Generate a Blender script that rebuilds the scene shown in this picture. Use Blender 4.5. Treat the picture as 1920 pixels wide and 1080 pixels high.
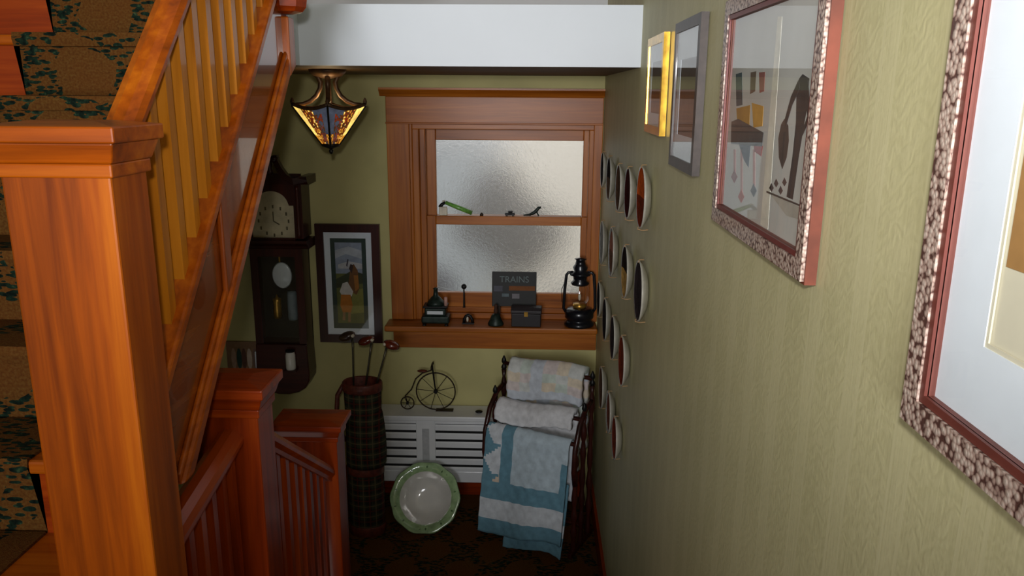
import bpy, math, random
from mathutils import Vector, Matrix
random.seed(7)
for _o in list(bpy.data.objects): bpy.data.objects.remove(_o)
scene = bpy.context.scene
COL = scene.collection
PI = math.pi

# ---------------------------------------------------------------- camera
F = 1480.0                       # focal length in pixels of the 1920x1080 frame
EYE = Vector((0, 0, 2.36))       # landing floor is z = 0, hall floor z = 0.71
psi, theta, rho = math.radians(1.55), math.radians(13.85), math.radians(0.4)
fw = Vector((-math.sin(psi)*math.cos(theta), math.cos(psi)*math.cos(theta), -math.sin(theta)))
r0 = Vector((math.cos(psi), math.sin(psi), 0)); u0 = r0.cross(fw)
rt = r0*math.cos(rho) + u0*math.sin(rho); up = u0*math.cos(rho) - r0*math.sin(rho)
cam_data = bpy.data.cameras.new('camera'); cam = bpy.data.objects.new('camera', cam_data); COL.objects.link(cam)
cam.matrix_world = Matrix(((rt.x, up.x, -fw.x, EYE.x), (rt.y, up.y, -fw.y, EYE.y), (rt.z, up.z, -fw.z, EYE.z), (0, 0, 0, 1)))
cam_data.sensor_width = 36; cam_data.lens = F/1920*36; cam_data.clip_start = 0.02; cam_data.clip_end = 100
scene.camera = cam

# ---------------------------------------------------------------- world, lights, exposure
world = bpy.data.worlds.new('world'); scene.world = world; world.use_nodes = True
bg = world.node_tree.nodes['Background']; bg.inputs[0].default_value = (1.0, 0.985, 0.96, 1); bg.inputs[1].default_value = 0.92
scene.view_settings.view_transform = 'Standard'; scene.view_settings.look = 'None'
scene.view_settings.exposure = 0.0; scene.view_settings.gamma = 1.0; scene.view_settings.use_curve_mapping = False

def add_light(name, kind, loc, energy, color=(1, 1, 1), aim=None, **kw):
    d = bpy.data.lights.new(name, kind); d.energy = energy; d.color = color
    for k, v in kw.items(): setattr(d, k, v)
    o = bpy.data.objects.new(name, d); COL.objects.link(o); o.location = loc
    if aim is not None:
        o.rotation_euler = (Vector(aim) - Vector(loc)).to_track_quat('-Z', 'Y').to_euler()
    return o
# the camera's flash, tilted up and to the right as it sits on the camera
add_light('camera_flash', 'SPOT', (-0.02, -0.06, 2.49), 66, (1.0, 0.97, 0.93), aim=(0.30, 3.0, 2.72),
          spot_size=math.radians(106), spot_blend=1.0, shadow_soft_size=0.03)
# added fill light behind the camera, aimed up to keep the bottom dim
add_light('hall_fill', 'AREA', (-0.55, -2.50, 2.55), 38, (0.96, 0.97, 1.0), aim=(-0.2, 3.0, 3.55), shape='RECTANGLE', size=1.1, size_y=1.3, spread=math.radians(78))

# ---------------------------------------------------------------- pixel to place
def ray(px, py): return fw + rt*((px - 960)/F) + up*((540 - py)/F)
def PY(px, py, y): d = ray(px, py); return EYE + d*((y - EYE.y)/d.y)
def PX(px, py, x): d = ray(px, py); return EYE + d*((x - EYE.x)/d.x)
def PZ(px, py, z): d = ray(px, py); return EYE + d*((z - EYE.z)/d.z)

# ---------------------------------------------------------------- materials
def lin(c):
    return tuple(((v/255)/12.92 if v/255 <= 0.04045 else ((v/255 + 0.055)/1.055)**2.4) for v in c) + (1,)
class NT:
    def __init__(s, name):
        s.m = bpy.data.materials.new(name); s.m.use_nodes = True
        s.n = s.m.node_tree.nodes; s.l = s.m.node_tree.links
        s.b = s.n['Principled BSDF']; s.out = s.n['Material Output']
    def node(s, t, _inputs=None, **kw):
        nd = s.n.new('ShaderNode' + t)
        for k, v in kw.items(): setattr(nd, k, v)
        for k, v in (_inputs or {}).items(): s.set(nd.inputs[k], v)
        return nd
    def set(s, sock, v):
        if isinstance(v, bpy.types.NodeSocket): s.l.new(v, sock)
        else: sock.default_value = v
    def math(s, op, a, b=0.0, c=0.0):
        nd = s.n.new('ShaderNodeMath'); nd.operation = op
        for i, v in enumerate((a, b, c)): s.set(nd.inputs[i], v)
        return nd.outputs[0]
    def coord(s, scale=(1, 1, 1), which='Object'):
        tc = s.n.new('ShaderNodeTexCoord')
        mp = s.node('Mapping', {'Vector': tc.outputs[which], 'Scale': scale}); return mp.outputs[0]
    def noise(s, vec, scale=5, detail=3, rough=0.55, dist=0.0):
        return s.node('TexNoise', {'Vector': vec, 'Scale': scale, 'Detail': detail, 'Roughness': rough, 'Distortion': dist}).outputs[0]
    def ramp(s, fac, stops, interp='LINEAR'):
        nd = s.n.new('ShaderNodeValToRGB'); nd.color_ramp.interpolation = interp
        e = nd.color_ramp.elements
        while len(e) < len(stops): e.new(0.5)
        for i, (p, c) in enumerate(stops): e[i].position = p; e[i].color = lin(c)
        s.l.new(fac, nd.inputs[0]); return nd.outputs[0]
    def mix(s, fac, a, b):
        nd = s.n.new('ShaderNodeMix'); nd.data_type = 'RGBA'
        s.set(nd.inputs[0], fac); s.set(nd.inputs[6], a); s.set(nd.inputs[7], b); return nd.outputs[2]
    def bump(s, h, strength=0.3, dist=0.005):
        nd = s.node('Bump', {'Height': h, 'Strength': strength, 'Distance': dist}); s.l.new(nd.outputs[0], s.b.inputs['Normal'])
    def fin(s, color=None, rough=0.5, metal=0.0, coat=0.0, spec=0.5, coat_rough=0.08):
        if color is not None: s.set(s.b.inputs['Base Color'], color)
        s.set(s.b.inputs['Roughness'], rough); s.b.inputs['Metallic'].default_value = metal
        s.b.inputs['Coat Weight'].default_value = coat; s.b.inputs['Coat Roughness'].default_value = coat_rough
        s.b.inputs['Specular IOR Level'].default_value = spec
        return s.m
def plain(name, c, rough=0.6, metal=0.0, coat=0.0, var=0.12, scale=20, bump=0.0, spec=0.4):
    t = NT(name); v = t.coord()
    n = t.noise(v, scale, 3)
    lo = tuple(x*(1 - var) for x in c); hi = tuple(min(255, x*(1 + var)) for x in c)
    col = t.ramp(n, [(0.3, lo), (0.7, hi)])
    if bump: t.bump(t.noise(v, scale*3, 2), bump, 0.004)
    return t.fin(col, rough, metal, coat, spec)
def wood(name, stops, axis=2, rough=0.35, coat=0.6, fine=45, coat_rough=0.08):
    t = NT(name); sc = [fine, fine, fine]; sc[axis] = fine/22
    v = t.coord(tuple(sc)); n1 = t.noise(v, 1.0, 5, 0.6, 0.4)
    sc2 = [7, 7, 7]; sc2[axis] = 0.8
    n2 = t.noise(t.coord(tuple(sc2)), 1.0, 2, 0.5, 0.6)
    f = t.math('ADD', t.math('MULTIPLY', n1, 0.5), t.math('MULTIPLY', n2, 0.5))
    col = t.ramp(f, stops)
    t.bump(n1, 0.06, 0.002)
    return t.fin(col, rough, 0, coat, 0.3, coat_rough)
OAK = [(0.34, (110, 44, 0)), (0.5, (156, 70, 0)), (0.66, (188, 98, 6))]
RED = [(0.34, (96, 28, 0)), (0.5, (138, 46, 0)), (0.66, (164, 66, 4))]
WIN = [(0.34, (122, 62, 10)), (0.5, (160, 88, 20)), (0.66, (186, 112, 36))]
MAH = [(0.34, (34, 12, 8)), (0.5, (52, 18, 12)), (0.66, (70, 26, 16))]
MAT = {}
for nm, st in (('oak', OAK), ('red', RED), ('win', WIN), ('mah', MAH)):
    for ax in range(3): MAT[nm + 'xyz'[ax]] = wood('wood_%s_%s' % (nm, 'xyz'[ax]), st, ax, 0.4, 0.12 if nm == 'win' else 0.3, 45, 0.35 if nm == 'win' else 0.14)
MAT['stringer'] = wood('wood_stringer', OAK[:1] + [(0.5, (128, 58, 12)), (0.66, (150, 76, 20))], 1, 0.22, 1.0, 40, 0.03)
MAT['bal'] = wood('wood_baluster', [(0.34, (150, 84, 12)), (0.5, (184, 112, 20)), (0.66, (204, 130, 34))], 2, 0.4, 0.4)

def wallpaper_mat():
    t = NT('embossed_wallpaper')
    tc = t.n.new('ShaderNodeTexCoord'); sp = t.node('SeparateXYZ', {0: tc.outputs['Object']})
    y, z = sp.outputs[1], sp.outputs[2]
    w = t.math('ADD', y, t.math('MULTIPLY', t.noise(tc.outputs['Object'], 3, 2), 0.01))
    fr = t.math('FRACT', t.math('MULTIPLY', w, 1/0.135))
    strip = t.math('LESS_THAN', t.math('ABSOLUTE', t.math('SUBTRACT', fr, 0.5)), 0.09)
    line = t.math('LESS_THAN', t.math('ABSOLUTE', t.math('SUBTRACT', t.math('ABSOLUTE', t.math('SUBTRACT', fr, 0.5)), 0.13)), 0.025)
    band = t.math('MAXIMUM', t.math('MULTIPLY', strip, 0.55), line)
    v = t.coord()
    wav = t.node('TexWave', {'Vector': v, 'Scale': 16, 'Distortion': 14, 'Detail': 3, 'Detail Scale': 1.6}, wave_type='RINGS').outputs[1]
    vor = t.node('TexVoronoi', {'Vector': v, 'Scale': 18}, feature='DISTANCE_TO_EDGE').outputs[0]
    scroll = t.math('MULTIPLY', t.math('ADD', t.math('MULTIPLY', wav, 0.7), t.math('MULTIPLY', vor, 1.2)), t.math('SUBTRACT', 1.0, band))
    h = t.math('ADD', t.math('MULTIPLY', band, 0.8), scroll)
    big = t.noise(v, 2.2, 3)
    fib = t.noise(t.coord((260, 260, 12)), 1.0, 2)
    base = t.ramp(t.math('ADD', t.math('MULTIPLY', big, 0.7), t.math('MULTIPLY', fib, 0.3)), [(0.35, (178, 173, 130)), (0.65, (196, 190, 148))])
    col = t.mix(t.math('ADD', t.math('MULTIPLY', band, 0.26), t.math('MULTIPLY', t.math('MINIMUM', scroll, 1.0), 0.13)), base, lin((218, 212, 174)))
    t.bump(t.math('ADD', h, t.math('MULTIPLY', fib, 0.5)), 0.09, 0.003)
    return t.fin(col, 0.5, 0, 0.0, 0.35)
MAT['paper'] = wallpaper_mat()
MAT['green'] = plain('green_wall_paint', (186, 178, 122), 0.75, var=0.05, scale=3, bump=0.05)
MAT['ceilshade'] = plain('dark_shaded_ceiling', (86, 64, 34), 0.6, var=0.1, scale=6)  # dark brown paints in the shade under the low ceilings
MAT['white_wall'] = plain('white_paint', (204, 210, 216), 0.45, var=0.01, scale=3)
MAT['grey_wall'] = plain('grey_white_paint', (204, 206, 208), 0.6, var=0.01, scale=3)

def carpet_mat():
    t = NT('leaf_carpet')
    tc = t.n.new('ShaderNodeTexCoord'); sp = t.node('SeparateXYZ', {0: tc.outputs['Object']})
    a = t.math('ADD', sp.outputs[1], sp.outputs[2])          # runs on over tread and riser alike
    nz = t.node('CombineXYZ', {0: sp.outputs[0], 1: a, 2: 0.0}).outputs[0]
    d1 = t.noise(nz, 9, 3)
    kx = t.math('MULTIPLY', t.math('ADD', sp.outputs[0], t.math('MULTIPLY', d1, 0.10)), 2*PI/0.30)
    ka = t.math('MULTIPLY', t.math('ADD', a, t.math('MULTIPLY', d1, 0.10)), 2*PI/0.36)
    tre = t.math('ABSOLUTE', t.math('ADD', t.math('COSINE', kx), t.math('COSINE', ka)))
    vine = t.math('LESS_THAN', tre, 0.85)
    leaf = t.node('TexVoronoi', {'Vector': t.node('Mapping', {'Vector': nz, 'Scale': (30, 84, 1), 'Rotation': (0, 0, 0.6)}).outputs[0], 'Scale': 1.0}, feature='F1').outputs[0]
    leaf2 = t.node('TexVoronoi', {'Vector': t.node('Mapping', {'Vector': nz, 'Scale': (30, 84, 1), 'Rotation': (0, 0, -0.7)}).outputs[0], 'Scale': 1.0}, feature='F1').outputs[0]
    lf = t.math('MAXIMUM', t.math('LESS_THAN', leaf, 0.42), t.math('LESS_THAN', leaf2, 0.38))
    mask = t.math('MULTIPLY', vine, lf)
    ground = t.ramp(t.noise(nz, 160, 2), [(0.3, (66, 44, 18)), (0.5, (88, 60, 24)), (0.7, (98, 76, 36))])
    ground = t.mix(t.math('MULTIPLY', t.noise(nz, 7, 2), 0.7), ground, lin((98, 48, 16)))
    grn = t.ramp(t.noise(nz, 60, 2), [(0.35, (10, 18, 14)), (0.6, (24, 42, 30)), (0.75, (62, 80, 52))])
    col = t.mix(mask, ground, grn)
    t.bump(t.noise(nz, 400, 1), 0.4, 0.003)
    return t.fin(col, 0.95, 0, 0, 0.1)
MAT['carpet'] = carpet_mat()

def plaid_mat():
    t = NT('plaid_canvas')
    tc = t.n.new('ShaderNodeTexCoord'); sp = t.node('SeparateXYZ', {0: tc.outputs['Object']})
    def st(c, per, w, off=0.0):
        f = t.math('FRACT', t.math('MULTIPLY', t.math('ADD', c, off), 1/per)); return t.math('LESS_THAN', f, w)
    x, z = sp.outputs[0], sp.outputs[2]
    tan = t.math('MAXIMUM', st(x, 0.062, 0.10, 0.004), st(z, 0.062, 0.10))
    red = t.math('MAXIMUM', st(x, 0.062, 0.12, 0.035), st(z, 0.062, 0.12, 0.03))
    grn = t.math('MULTIPLY', t.math('ADD', st(x, 0.062, 0.5, 0.02), st(z, 0.062, 0.5, 0.015)), 0.5)
    c = t.mix(grn, lin((30, 26, 22)), lin((54, 58, 42)))
    c = t.mix(t.math('MULTIPLY', red, 0.7), c, lin((84, 32, 22)))
    c = t.mix(t.math('MULTIPLY', tan, 0.4), c, lin((120, 100, 70)))
    t.bump(t.noise(tc.outputs['Object'], 300, 1), 0.3, 0.002)
    return t.fin(c, 0.9, 0, 0, 0.2)
MAT['plaid'] = plaid_mat()

def frosted_mat():
    t = NT('frosted_glass')
    v = t.coord((1, 1, 1)); n = t.noise(v, 70, 4, 0.6, 1.0)
    t.bump(n, 0.35, 0.004)
    m = t.fin((0.93, 0.95, 0.95, 1), 0.22, 0, 0, 0.5)
    t.b.inputs['Transmission Weight'].default_value = 1.0; t.b.inputs['IOR'].default_value = 1.3
    return m
MAT['frost'] = frosted_mat()
def glass_mat(name, rough=0.0):
    """thin cover glass: clear with a mirror sheen that grows at grazing angles"""
    t = NT(name)
    fc = t.node('LayerWeight', {'Blend': 0.5}).outputs['Facing']
    fr = t.math('ADD', 0.04, t.math('MULTIPLY', t.math('POWER', fc, 5.0), 0.96))
    tr = t.node('BsdfTransparent', {0: (0.97, 0.98, 0.98, 1)}); gl = t.node('BsdfGlossy', {0: (1, 1, 1, 1), 'Roughness': rough})
    mx = t.node('MixShader', {0: fr, 1: tr.outputs[0], 2: gl.outputs[0]}); t.l.new(mx.outputs[0], t.out.inputs[0])
    return t.m
MAT['glass'] = glass_mat('cover_glass', 0.02)
def emit_mix(name, c, e):
    t = NT(name); t.fin(lin(c), 0.25, 0, 0.3)
    n = t.noise(t.coord(), 30, 3)
    col = t.ramp(n, [(0.3, tuple(x*0.7 for x in c)), (0.7, c)]); t.set(t.b.inputs['Base Color'], col); t.set(t.b.inputs['Emission Color'], col)
    t.b.inputs['Emission Strength'].default_value = e; return t.m
MAT['tg_amber'] = emit_mix('stained_glass_amber', (240, 160, 50), 0.9)
MAT['tg_cream'] = emit_mix('stained_glass_cream', (255, 214, 110), 1.5)
MAT['tg_red'] = emit_mix('stained_glass_red', (170, 60, 30), 0.45)
MAT['tg_blue'] = emit_mix('stained_glass_blue', (110, 118, 140), 0.25)
MAT['tg_brown'] = emit_mix('stained_glass_brown', (120, 76, 40), 0.35)
MAT['tg_dark'] = plain('lead_came', (34, 32, 26), 0.4, 0.6)
MAT['bronze'] = plain('aged_bronze', (84, 62, 42), 0.45, 0.5, 0, 0.25, 30)
MAT['black'] = plain('black_iron', (20, 19, 18), 0.45, 0.3, 0, 0.2, 40)
MAT['blackblue'] = plain('black_enamel', (16, 17, 24), 0.3, 0.1, 0.4)
MAT['dkgreen'] = plain('dark_green_cast_iron', (32, 44, 38), 0.45, 0.3, 0, 0.3, 40)
MAT['ironbrown'] = plain('rusty_iron', (46, 34, 24), 0.55, 0.5, 0, 0.3, 40)
MAT['rad'] = plain('white_enamel', (222, 224, 226), 0.4, 0, 0.2, 0.02, 8)
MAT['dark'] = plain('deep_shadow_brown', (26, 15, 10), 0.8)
MAT['porc'] = plain('white_porcelain', (222, 220, 214), 0.12, 0, 0.7, 0.03, 10)
MAT['porcgreen'] = plain('green_glazed_rim', (158, 186, 138), 0.15, 0, 0.7, 0.12, 25)
MAT['porcdk'] = plain('green_leaf_transfer', (84, 110, 74), 0.2, 0, 0.6, 0.3, 40)
MAT['leather'] = plain('brown_red_leather', (92, 40, 28), 0.55, 0, 0.1, 0.25, 40, 0.2)
MAT['steel'] = plain('steel_shaft', (88, 84, 70), 0.35, 0.8)
MAT['clubwood'] = plain('persimmon_club_wood', (92, 34, 20), 0.25, 0, 0.6, 0.25, 30)
MAT['clubdark'] = plain('dark_club_wood', (58, 42, 32), 0.3, 0, 0.5, 0.25, 30)
MAT['ivory'] = plain('ivory_inset', (206, 196, 176), 0.4)
MAT['brass'] = plain('brass', (190, 146, 66), 0.3, 0.8, 0, 0.15, 30)
MAT['silver'] = plain('silvered_disc', (214, 220, 224), 0.35, 0.0, 0.6, 0.03)
MAT['dial'] = plain('cream_dial', (206, 192, 160), 0.6, 0, 0, 0.06, 25)
MAT['dialmark'] = plain('dial_mark', (92, 80, 60), 0.6)
MAT['gold'] = plain('gold_leaf_frame', (226, 176, 66), 0.22, 0.85, 0.2, 0.15, 40)
MAT['greyframe'] = plain('grey_brown_frame', (66, 56, 52), 0.45, 0, 0.1, 0.15, 30)
MAT['salmon'] = plain('salmon_stained_frame', (114, 58, 42), 0.55, 0, 0.0, 0.12, 20)
MAT['mat_white'] = plain('white_mount', (228, 236, 246), 0.85, var=0.01)
MAT['mat_cream'] = plain('cream_mount_bevel', (216, 210, 188), 0.85, var=0.02)
MAT['mat_green'] = plain('dark_green_mount', (58, 72, 66), 0.85, var=0.05)
MAT['sheet'] = plain('off_white_sheet', (206, 206, 202), 0.85, var=0.03, scale=6)
MAT['tan'] = plain('tan_valve', (146, 116, 78), 0.55)
MAT['green_toy'] = plain('green_lacquer', (92, 142, 60), 0.35, 0, 0.4, 0.3, 40)
def ornate_mat():
    t = NT('pressed_ornament'); v = t.coord()
    w = t.node('TexVoronoi', {'Vector': v, 'Scale': 175}, feature='F1').outputs[0]
    n = t.noise(v, 150, 3)
    f = t.math('ADD', t.math('MULTIPLY', w, 0.75), t.math('MULTIPLY', n, 0.35))
    col = t.ramp(f, [(0.30, (206, 190, 178)), (0.58, (172, 146, 134)), (0.74, (84, 56, 50))])
    t.bump(t.math('SUBTRACT', 1.0, f), 0.4, 0.003)
    return t.fin(col, 0.4, 0.15, 0.2)
MAT['ornate'] = ornate_mat()
PAL = {}
def C(c, rough=0.8, coat=0.0):
    k = (c, rough, coat)
    if k not in PAL: PAL[k] = plain('colour_%d_%d_%d' % c, c, rough, 0, coat, 0.06, 30)
    return PAL[k]

def matte(c):
    k = (c, 'matte')
    if k not in PAL: PAL[k] = plain('matte_%d_%d_%d' % c, c, 0.9, 0, 0, 0.2, 60, 0, 0.02)
    return PAL[k]
# ---------------------------------------------------------------- mesh building
class MB:
    def __init__(s): s.v = []; s.f = []; s.mi = []; s.cur = 0; s.mx = None
    def add(s, vs, fs):
        o = len(s.v)
        for p in vs:
            p = Vector(p)
            if s.mx is not None: p = s.mx @ p
            s.v.append(tuple(p))
        for f in fs: s.f.append(tuple(i + o for i in f)); s.mi.append(s.cur)
        return s
    def box(s, x0, x1, y0, y1, z0, z1):
        return s.add([(x0, y0, z0), (x1, y0, z0), (x1, y1, z0), (x0, y1, z0), (x0, y0, z1), (x1, y0, z1), (x1, y1, z1), (x0, y1, z1)],
                     [(3, 2, 1, 0), (4, 5, 6, 7), (0, 1, 5, 4), (1, 2, 6, 5), (2, 3, 7, 6), (3, 0, 4, 7)])
    def prism(s, poly, axis, a, b):
        """poly of 2-D points extruded along axis; x: (y,z), y: (x,z), z: (x,y)"""
        n = len(poly)
        def P(p, t): return (t, p[0], p[1]) if axis == 'x' else ((p[0], t, p[1]) if axis == 'y' else (p[0], p[1], t))
        return s.add([P(p, a) for p in poly] + [P(p, b) for p in poly],
                     [tuple(range(n)), tuple(range(2*n - 1, n - 1, -1))] + [(i, i + n, (i + 1) % n + n, (i + 1) % n) for i in range(n)])
    def tube(s, pts, r, n=8, closed=False):
        pts = [Vector(p) for p in pts]; m = len(pts)
        rs = r if isinstance(r, (list, tuple)) else [r]*m
        vs = []; prev = None
        for i, p in enumerate(pts):
            if closed: t = (pts[(i + 1) % m] - pts[i - 1])
            else: t = pts[min(i + 1, m - 1)] - pts[max(i - 1, 0)]
            t.normalize()
            if prev is None:
                a = Vector((0, 0, 1)) if abs(t.z) < 0.9 else Vector((1, 0, 0)); x = t.cross(a).normalized()
            else: x = (prev - t*prev.dot(t)).normalized()
            prev = x; y = t.cross(x)
            for k in range(n):
                an = 2*PI*k/n; vs.append(p + (x*math.cos(an) + y*math.sin(an))*rs[i])
        fs = []
        for i in range(m if closed else m - 1):
            j = (i + 1) % m
            for k in range(n): fs.append((i*n + k, i*n + (k + 1) % n, j*n + (k + 1) % n, j*n + k))
        if not closed: fs += [tuple(range(n - 1, -1, -1)), tuple((m - 1)*n + k for k in range(n))]
        return s.add(vs, fs)
    def lathe(s, prof, n=24, c=(0, 0, 0), sx=1.0, sy=1.0, wob=None, mats=None, endcap=True):
        """profile of (radius, z) about a vertical axis"""
        m = len(prof); vs = []
        for i, (r, z) in enumerate(prof):
            for k in range(n):
                an = 2*PI*k/n; rr = r*(wob(an, i) if wob else 1)
                vs.append((c[0] + rr*math.cos(an)*sx, c[1] + rr*math.sin(an)*sy, c[2] + z))
        for i in range(m - 1):
            if mats: s.cur = mats[i]
            o = len(s.v)
            s.add([vs[i*n + k] for k in range(n)] + [vs[(i + 1)*n + k] for k in range(n)],
                  [(k, (k + 1) % n, n + (k + 1) % n, n + k) for k in range(n)])
        if prof[0][0] > 1e-5: s.add(vs[:n], [tuple(range(n - 1, -1, -1))])
        if prof[-1][0] > 1e-5 and endcap: s.add(vs[-n:], [tuple(range(n))])
        return s
    def ball(s, c, rx, ry=None, rz=None, n=14, m=8):
        ry = ry or rx; rz = rz or rx
        return s._ball(c, rx, ry, rz, n, m)
    def _ball(s, c, rx, ry, rz, n, m):
        vs = [(c[0], c[1], c[2] - rz)]
        for i in range(1, m):
            a = PI*i/m
            for k in range(n): b = 2*PI*k/n; vs.append((c[0] + rx*math.sin(a)*math.cos(b), c[1] + ry*math.sin(a)*math.sin(b), c[2] - rz*math.cos(a)))
        vs.append((c[0], c[1], c[2] + rz)); L = len(vs) - 1
        fs = [(0, 1 + (k + 1) % n, 1 + k) for k in range(n)]
        for i in range(m - 2):
            for k in range(n): a = 1 + i*n; fs.append((a + k, a + (k + 1) % n, a + n + (k + 1) % n, a + n + k))
        a = 1 + (m - 2)*n; fs += [(a + k, a + (k + 1) % n, L) for k in range(n)]
        return s.add(vs, fs)
    def grid(s, fn, nu, nv, mfn=None):
        vs = [fn(i/nu, j/nv) for j in range(nv + 1) for i in range(nu + 1)]
        o = len(s.v); s.add(vs, [])
        for j in range(nv):
            for i in range(nu):
                a = o + j*(nu + 1) + i; s.f.append((a, a + 1, a + nu + 2, a + nu + 1))
                s.mi.append(mfn((i + .5)/nu, (j + .5)/nv) if mfn else s.cur)
        return s
    def build(s, name, mats, parent=None, smooth=False, bevel=0.0, solid=0.0, loc=None, weld=True):
        if not isinstance(mats, (list, tuple)): mats = [mats]
        me = bpy.data.meshes.new(name); me.from_pydata(s.v, [], s.f)
        for m in mats: me.materials.append(MAT[m] if isinstance(m, str) else m)
        me.polygons.foreach_set('material_index', s.mi)
        if smooth: me.polygons.foreach_set('use_smooth', [True]*len(me.polygons))
        if weld:
            import bmesh
            bm = bmesh.new(); bm.from_mesh(me); bmesh.ops.remove_doubles(bm, verts=bm.verts, dist=1e-5)
            bmesh.ops.recalc_face_normals(bm, faces=bm.faces); bm.to_mesh(me); bm.free()
        o = bpy.data.objects.new(name, me); COL.objects.link(o)
        if parent is not None: o.parent = parent
        if loc is not None: o.location = loc
        if bevel:
            b = o.modifiers.new('bevel', 'BEVEL'); b.width = bevel; b.segments = 2; b.limit_method = 'ANGLE'; b.angle_limit = 0.7
        if solid:
            b = o.modifiers.new('solidify', 'SOLIDIFY'); b.thickness = solid; b.offset = 0
        if smooth and not bevel: pass
        return o
def tag(o, label=None, cat=None, group=None, kind=None):
    if label: o['label'] = label
    if cat: o['category'] = cat
    if group: o['group'] = group
    if kind: o['kind'] = kind
    return o
def thing(name, label, cat, loc=(0, 0, 0), rotz=0.0, group=None, kind=None):
    o = bpy.data.objects.new(name, None); COL.objects.link(o); o.empty_display_size = 0.05
    o.location = loc; o.rotation_euler = (0, 0, rotz)
    return tag(o, label, cat, group, kind)
def struct(name, mb, mat, label=None):
    o = mb.build(name, mat); o['kind'] = 'structure'
    if label: o['label'] = label
    return o
def bx(*a): return MB().box(*a)

# ================================================================ SETTING
WX = 0.37          # right wall face
LX = -1.85         # left wall face
BY = 4.35          # back wall face
HALL = 0.71; CEIL = 2.452; UP = 2.66
NX = -0.64         # right face of the newels

fl = struct('floor_landing', bx(LX, WX, 1.9, BY, -0.12, 0.0), 'carpet', 'dark leaf-patterned carpet on the landing')
struct('floor_hall', bx(LX, WX, -2.6, 1.88, HALL - 0.2, HALL), 'oaky', 'wooden hall floor above the landing')
struct('wall_right', bx(WX, WX + 0.12, -2.6, BY + 0.2, -0.12, 5.0), 'paper', 'green embossed wallpaper wall')
# back wall with the window opening
WL, WR, WB, WT = -0.70, 0.335, 1.09, 2.20
mb = MB()
mb.box(LX - 0.12, WL, BY, BY + 0.16, -0.12, CEIL + 0.1); mb.box(WR, WX, BY, BY + 0.16, -0.12, CEIL + 0.1)
mb.box(WL, WR, BY, BY + 0.16, -0.12, WB); mb.box(WL, WR, BY, BY + 0.16, WT, CEIL + 0.1)
struct('wall_back', mb, 'green', 'plain green back wall')
struct('wall_back_upper', bx(LX - 0.12, WX, BY, BY + 0.16, CEIL + 0.1, 5.0), 'grey_wall', 'pale wall of the floor above')
struct('wall_left', bx(LX - 0.12, LX, -2.6, BY, -0.12, 5.0), 'green', 'green wall beside the carpeted stairs')
struct('wall_front', bx(LX - 0.12, WX + 0.12, -2.72, -2.6, -0.12, 5.0), 'green', 'hall wall behind the photographer')
struct('ceiling_landing', bx(-0.87, WX, 2.93, BY, CEIL, CEIL + 0.02), 'ceilshade', 'low ceiling over the landing')
struct('ceiling_stairs', bx(LX, -0.87, 2.53, BY, CEIL, CEIL + 0.02), 'ceilshade', 'low ceiling beside the stairs')
struct('ceiling', bx(LX - 0.12, WX + 0.12, -2.72, BY + 0.16, 5.0, 5.1), 'white_wall', 'white ceiling high over the stairwell')
# white fascia of the upper floor above the landing
struct('trim_1', bx(-0.84, WX, 2.90, 2.93, CEIL, UP), 'white_wall', 'white painted face of the floor above the landing')
struct('trim_2', bx(-0.87, -0.84, 2.53, 2.93, CEIL, UP), 'white_wall', 'white painted return beside the stairs')
struct('floor_upper', bx(LX, WX, 2.93, BY, CEIL + 0.02, UP - 0.005), 'oaky', 'upper floor slab')
struct('floor_upper_stairs', bx(LX, -0.87, 2.53, 2.93, CEIL + 0.02, UP - 0.005), 'oaky', 'upper floor slab by the stair head')
mb = MB(); mb.box(WX - 0.015, WX, 2.6, BY, 0, 0.13); struct('baseboard_right', mb, 'redy')
mb = MB(); mb.box(LX, WX - 0.015, BY - 0.018, BY, 0, 0.17); struct('baseboard_back', mb, 'redx')

# ---- steps down from hall to landing
st = thing('staircase', 'short carpeted flight of steps going down to the landing', 'staircase', (0, 0, 0))
for k in range(3):
    y0 = 1.88 + 0.2*k; z = HALL - 0.1775*(k + 1)
    bx(-0.63, WX, y0, y0 + 0.2, z - 0.03, z).build('tread', 'carpet', st)
for k in range(4):
    y0 = 1.88 + 0.2*k; z = HALL - 0.1775*k
    bx(-0.63, WX, y0, y0 + 0.02, max(z - 0.1775, 0), z - 0.002).build('riser', 'carpet', st)

def curbz(y): return HALL + 0.04 - (y - 1.85)*0.68
mb = MB(); mb.prism([(1.881, 0.0), (2.415, 0.0), (2.415, curbz(2.415)), (1.881, curbz(1.881))], 'x', -0.73, -0.629); mb.build('side_curb', 'redy', st)
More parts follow.
